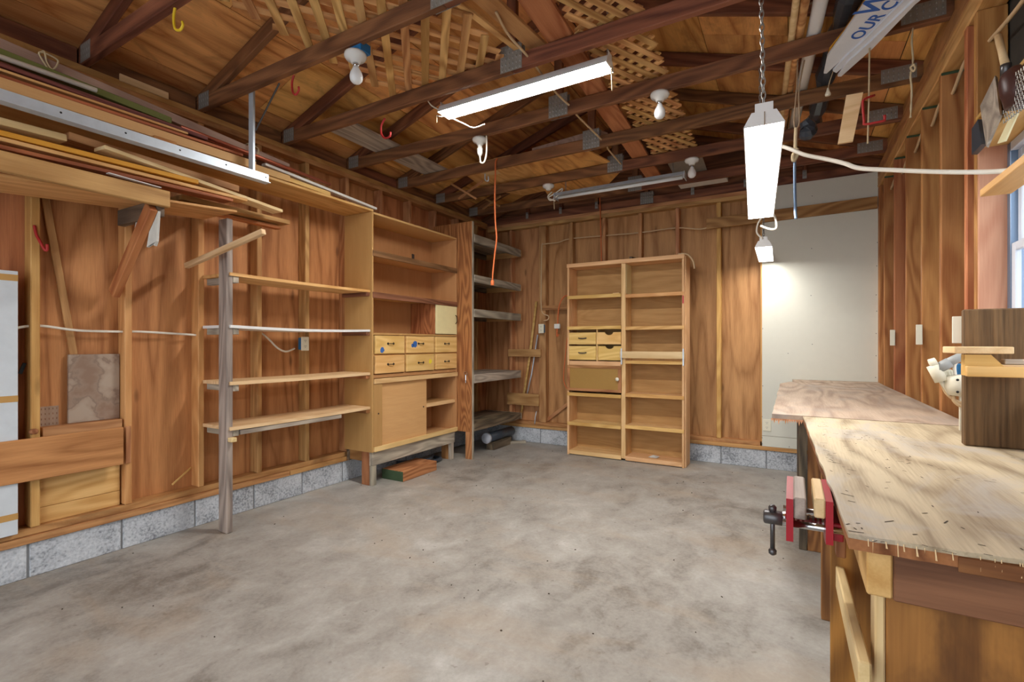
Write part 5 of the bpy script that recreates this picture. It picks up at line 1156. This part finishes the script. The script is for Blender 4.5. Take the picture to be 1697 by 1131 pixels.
# ================================================================== BETWEEN THE LEFT WALL STUDS
fb = thing('foam_insulation', 'white foam panel with tan tape bands leaning at the far left', 'panel', (XL + .02, 0.55, SZ))
fz0, fz1, fy = SZ - 0.036, at(30, 450, x=XL + .03).z, at(30, 600, x=XL + .03).y
box('foam_sheet', (XL + 0.003, 0.15, fz0 + .03), (XL + 0.03, fy, fz1), 'foam', fb, 0.002)
for v in (460, 662, 859):
    z = at(15, v, x=XL + .03).z; box('tape_band', (XL + 0.0301, 0.15, z - 0.016), (XL + 0.0312, fy, z + 0.016), 'tape', fb, 0)
z1, z2 = at(205, 708, x=XL + .045).z, at(205, 770, x=XL + .045).z
y1 = at(205, 740, x=XL + .045).y
tag(board('plywood_rail', (XL + .039, 0.15, (z1 + z2) / 2 - 0.0), (XL + .039, y1, (z1 + z2) / 2), z1 - z2, 0.012, 'wallply', None, (1, 0, 0)), 'wide reddish plywood rail nailed across the left wall studs', 'rail')
tag(box('rail_block', (XL + 0.001, at(207, 740, x=XL).y - 0.0, z2 - 0.005), (XL + 0.012, at(216, 740, x=XL).y, z1 - 0.005), 'studB', grain=2), 'small brown block at the right end of the reddish plywood rail', 'block')
pa, pb = at(66, 812, x=XL - .045), at(203, 768, x=XL - .045)
for k, (zt, zb) in enumerate(((at(203, 768, x=XL - .045).z, at(203, 812, x=XL - .045).z + .002), (at(203, 812, x=XL - .045).z, SZ + 0.001))):
    tag(box('pine_plank', (XL - .06, 0.995, zb), (XL - .038, 1.353, zt), 'pine'), ['upper pine plank standing between the left studs below the rail', 'lower pine plank standing on the left sole plate'][k], 'plank', 'planks between the left studs')
zt = at(203, 694, x=XL - .03).z
tag(box('pine_plank', (XL - .075, 1.0, zt - 0.06), (XL - .005, 1.352, zt), 'studB'), 'brown plank lying behind the reddish rail between the left studs', 'plank', 'planks between the left studs')
pa, pb = at(113, 588, x=XL - .06), at(198, 697, x=XL - .06)
sp = box('stained_offcut', (XL - .075, pa.y, zt + 0.001), (XL - .058, pb.y, pa.z), 'stone', bev=0.002); tag(sp, 'water stained grey board standing on the plank between the left studs', 'board')
np_ = thing('spare_nail_plate', 'perforated metal nail plate tacked on the plywood beside the left stud', 'nail plate', at(81, 690, x=XL - .088))
pa, pb = at(65, 675, x=XL - .088), at(97, 705, x=XL - .088)
box('plate', (XL - .0895, pa.y, pb.z), (XL - .0865, pb.y, pa.z), 'bundle', np_, 0)
for i in range(5):
    for j in range(4):
        yy, zz_ = pa.y + (i + .5) * (pb.y - pa.y) / 5, pb.z + (j + .5) * (pa.z - pb.z) / 4
        box('slot', (XL - .0864, yy - .0015, zz_ - .005), (XL - .0858, yy + .0015, zz_ + .005), 'trim', np_, 0)
tag(board('leaning_lath', at(72, 312, x=XL - .075), at(122, 588, x=XL - .075), 0.035, 0.012, 'studB', None, (1, 0, 0)), 'thin brown lath leaning against the plywood between the left studs', 'lath')
tag(tube('stud_hook', [at(57, 374, x=XL + .004), at(60, 388, x=XL + .012), at(66, 400, x=XL + .03), at(74, 414, x=XL + .045), at(78, 414, x=XL + .05), at(78, 405, x=XL + .05)], 0.007, 'hookred', sub=4), 'bent red hook screwed to the left wall stud below the rack', 'hook')
tag(board('black_strap', at(33, 620, x=XL - .03), at(41, 602, x=XL - .03), 0.016, 0.004, 'black', None, (1, 0, 0)), 'short black strap on the left stud beside the foam panel', 'strap')
tag(board('leaning_lath', at(285, 804, x=XL - .04), at(317, 775, x=XL - .07), 0.012, 0.006, 'pine', None, (1, 0, 0)), 'tiny wood splinter leaning at the foot of the plywood before the post', 'splinter')
tag(lathe('pipe_stub', [(0.012, 0), (0.015, 0.004), (0.015, 0.03), (0.009, 0.03)], at(52, 716, x=XL + .002), 'brown', None, (1, 0.2, 0.1), 12), 'small round wooden peg on the left stud above the reddish rail', 'peg')

# ================================================================== SMALL LITTER ON THE FLOOR
vs, fs = [], []; r5 = random.Random(5)
for i in range(80):
    x, y = -3.3 + 3.3 * r5.random(), 0.9 + 4.2 * r5.random(); a = r5.random() * 6.3; L = 0.002 + 0.004 * r5.random() ** 2; w = 0.0015 + 0.002 * r5.random(); k = len(vs); c, s = math.cos(a), math.sin(a)
    for z in (0.0004, 0.003):
        vs += [(x + c * L - s * w, y + s * L + c * w, z), (x - c * L - s * w, y - s * L + c * w, z), (x - c * L + s * w, y - s * L - c * w, z), (x + c * L + s * w, y + s * L - c * w, z)]
    fs += [(k + 4, k + 5, k + 6, k + 7), (k, k + 1, k + 5, k + 4), (k + 1, k + 2, k + 6, k + 5), (k + 2, k + 3, k + 7, k + 6), (k + 3, k, k + 4, k + 7)]
tag(mesh('floor_litter', vs, fs, 'litter'), 'specks of dark litter scattered over the concrete floor', 'litter', kind='stuff')

# ================================================================== OUTSIDE THE WINDOW
nh = thing('neighbour_house', 'pale neighbouring house with white gutter seen through the window', 'house', (7, 9, 0))
box('wall', (4.5, 5.6, -0.12), (9, 9.6, 1.75), 'sidinggrey', nh, 0)
box('gutter', (4.15, 5.2, 1.76), (4.4, 10, 1.9), 'whitepaint', nh)
mesh('roof', [(4.2, 5.2, 1.9), (4.2, 10, 1.9), (7, 10, 3.1), (7, 5.2, 3.1), (9.6, 10, 1.9), (9.6, 5.2, 1.9)], [(0, 1, 2, 3), (3, 2, 4, 5)], 'roofgrey', nh)
sb = thing('bare_shrub', 'bare branching shrub outside the window', 'shrub', (2.6, 5.3, -0.12))
vs, fs = [], []; r6 = random.Random(9)
def twig(p, d, L, r, n):
    q = p + d * L; v, f = tubegeo([p, q], r, 5, [r, r * .6], len(vs)); vs.extend(v); fs.extend(f)
    if n:
        for k in range(3): twig(q, (d + Vector((r6.random() - .5, r6.random() - .5, r6.random() - .3)) * 1.1).normalized(), L * .72, r * .6, n - 1)
twig(Vector((2.2, 5.2, -0.12)), Vector((.1, 0, 1)).normalized(), 0.75, 0.03, 4)
mesh('branches', vs, fs, 'darkgrey', sb)
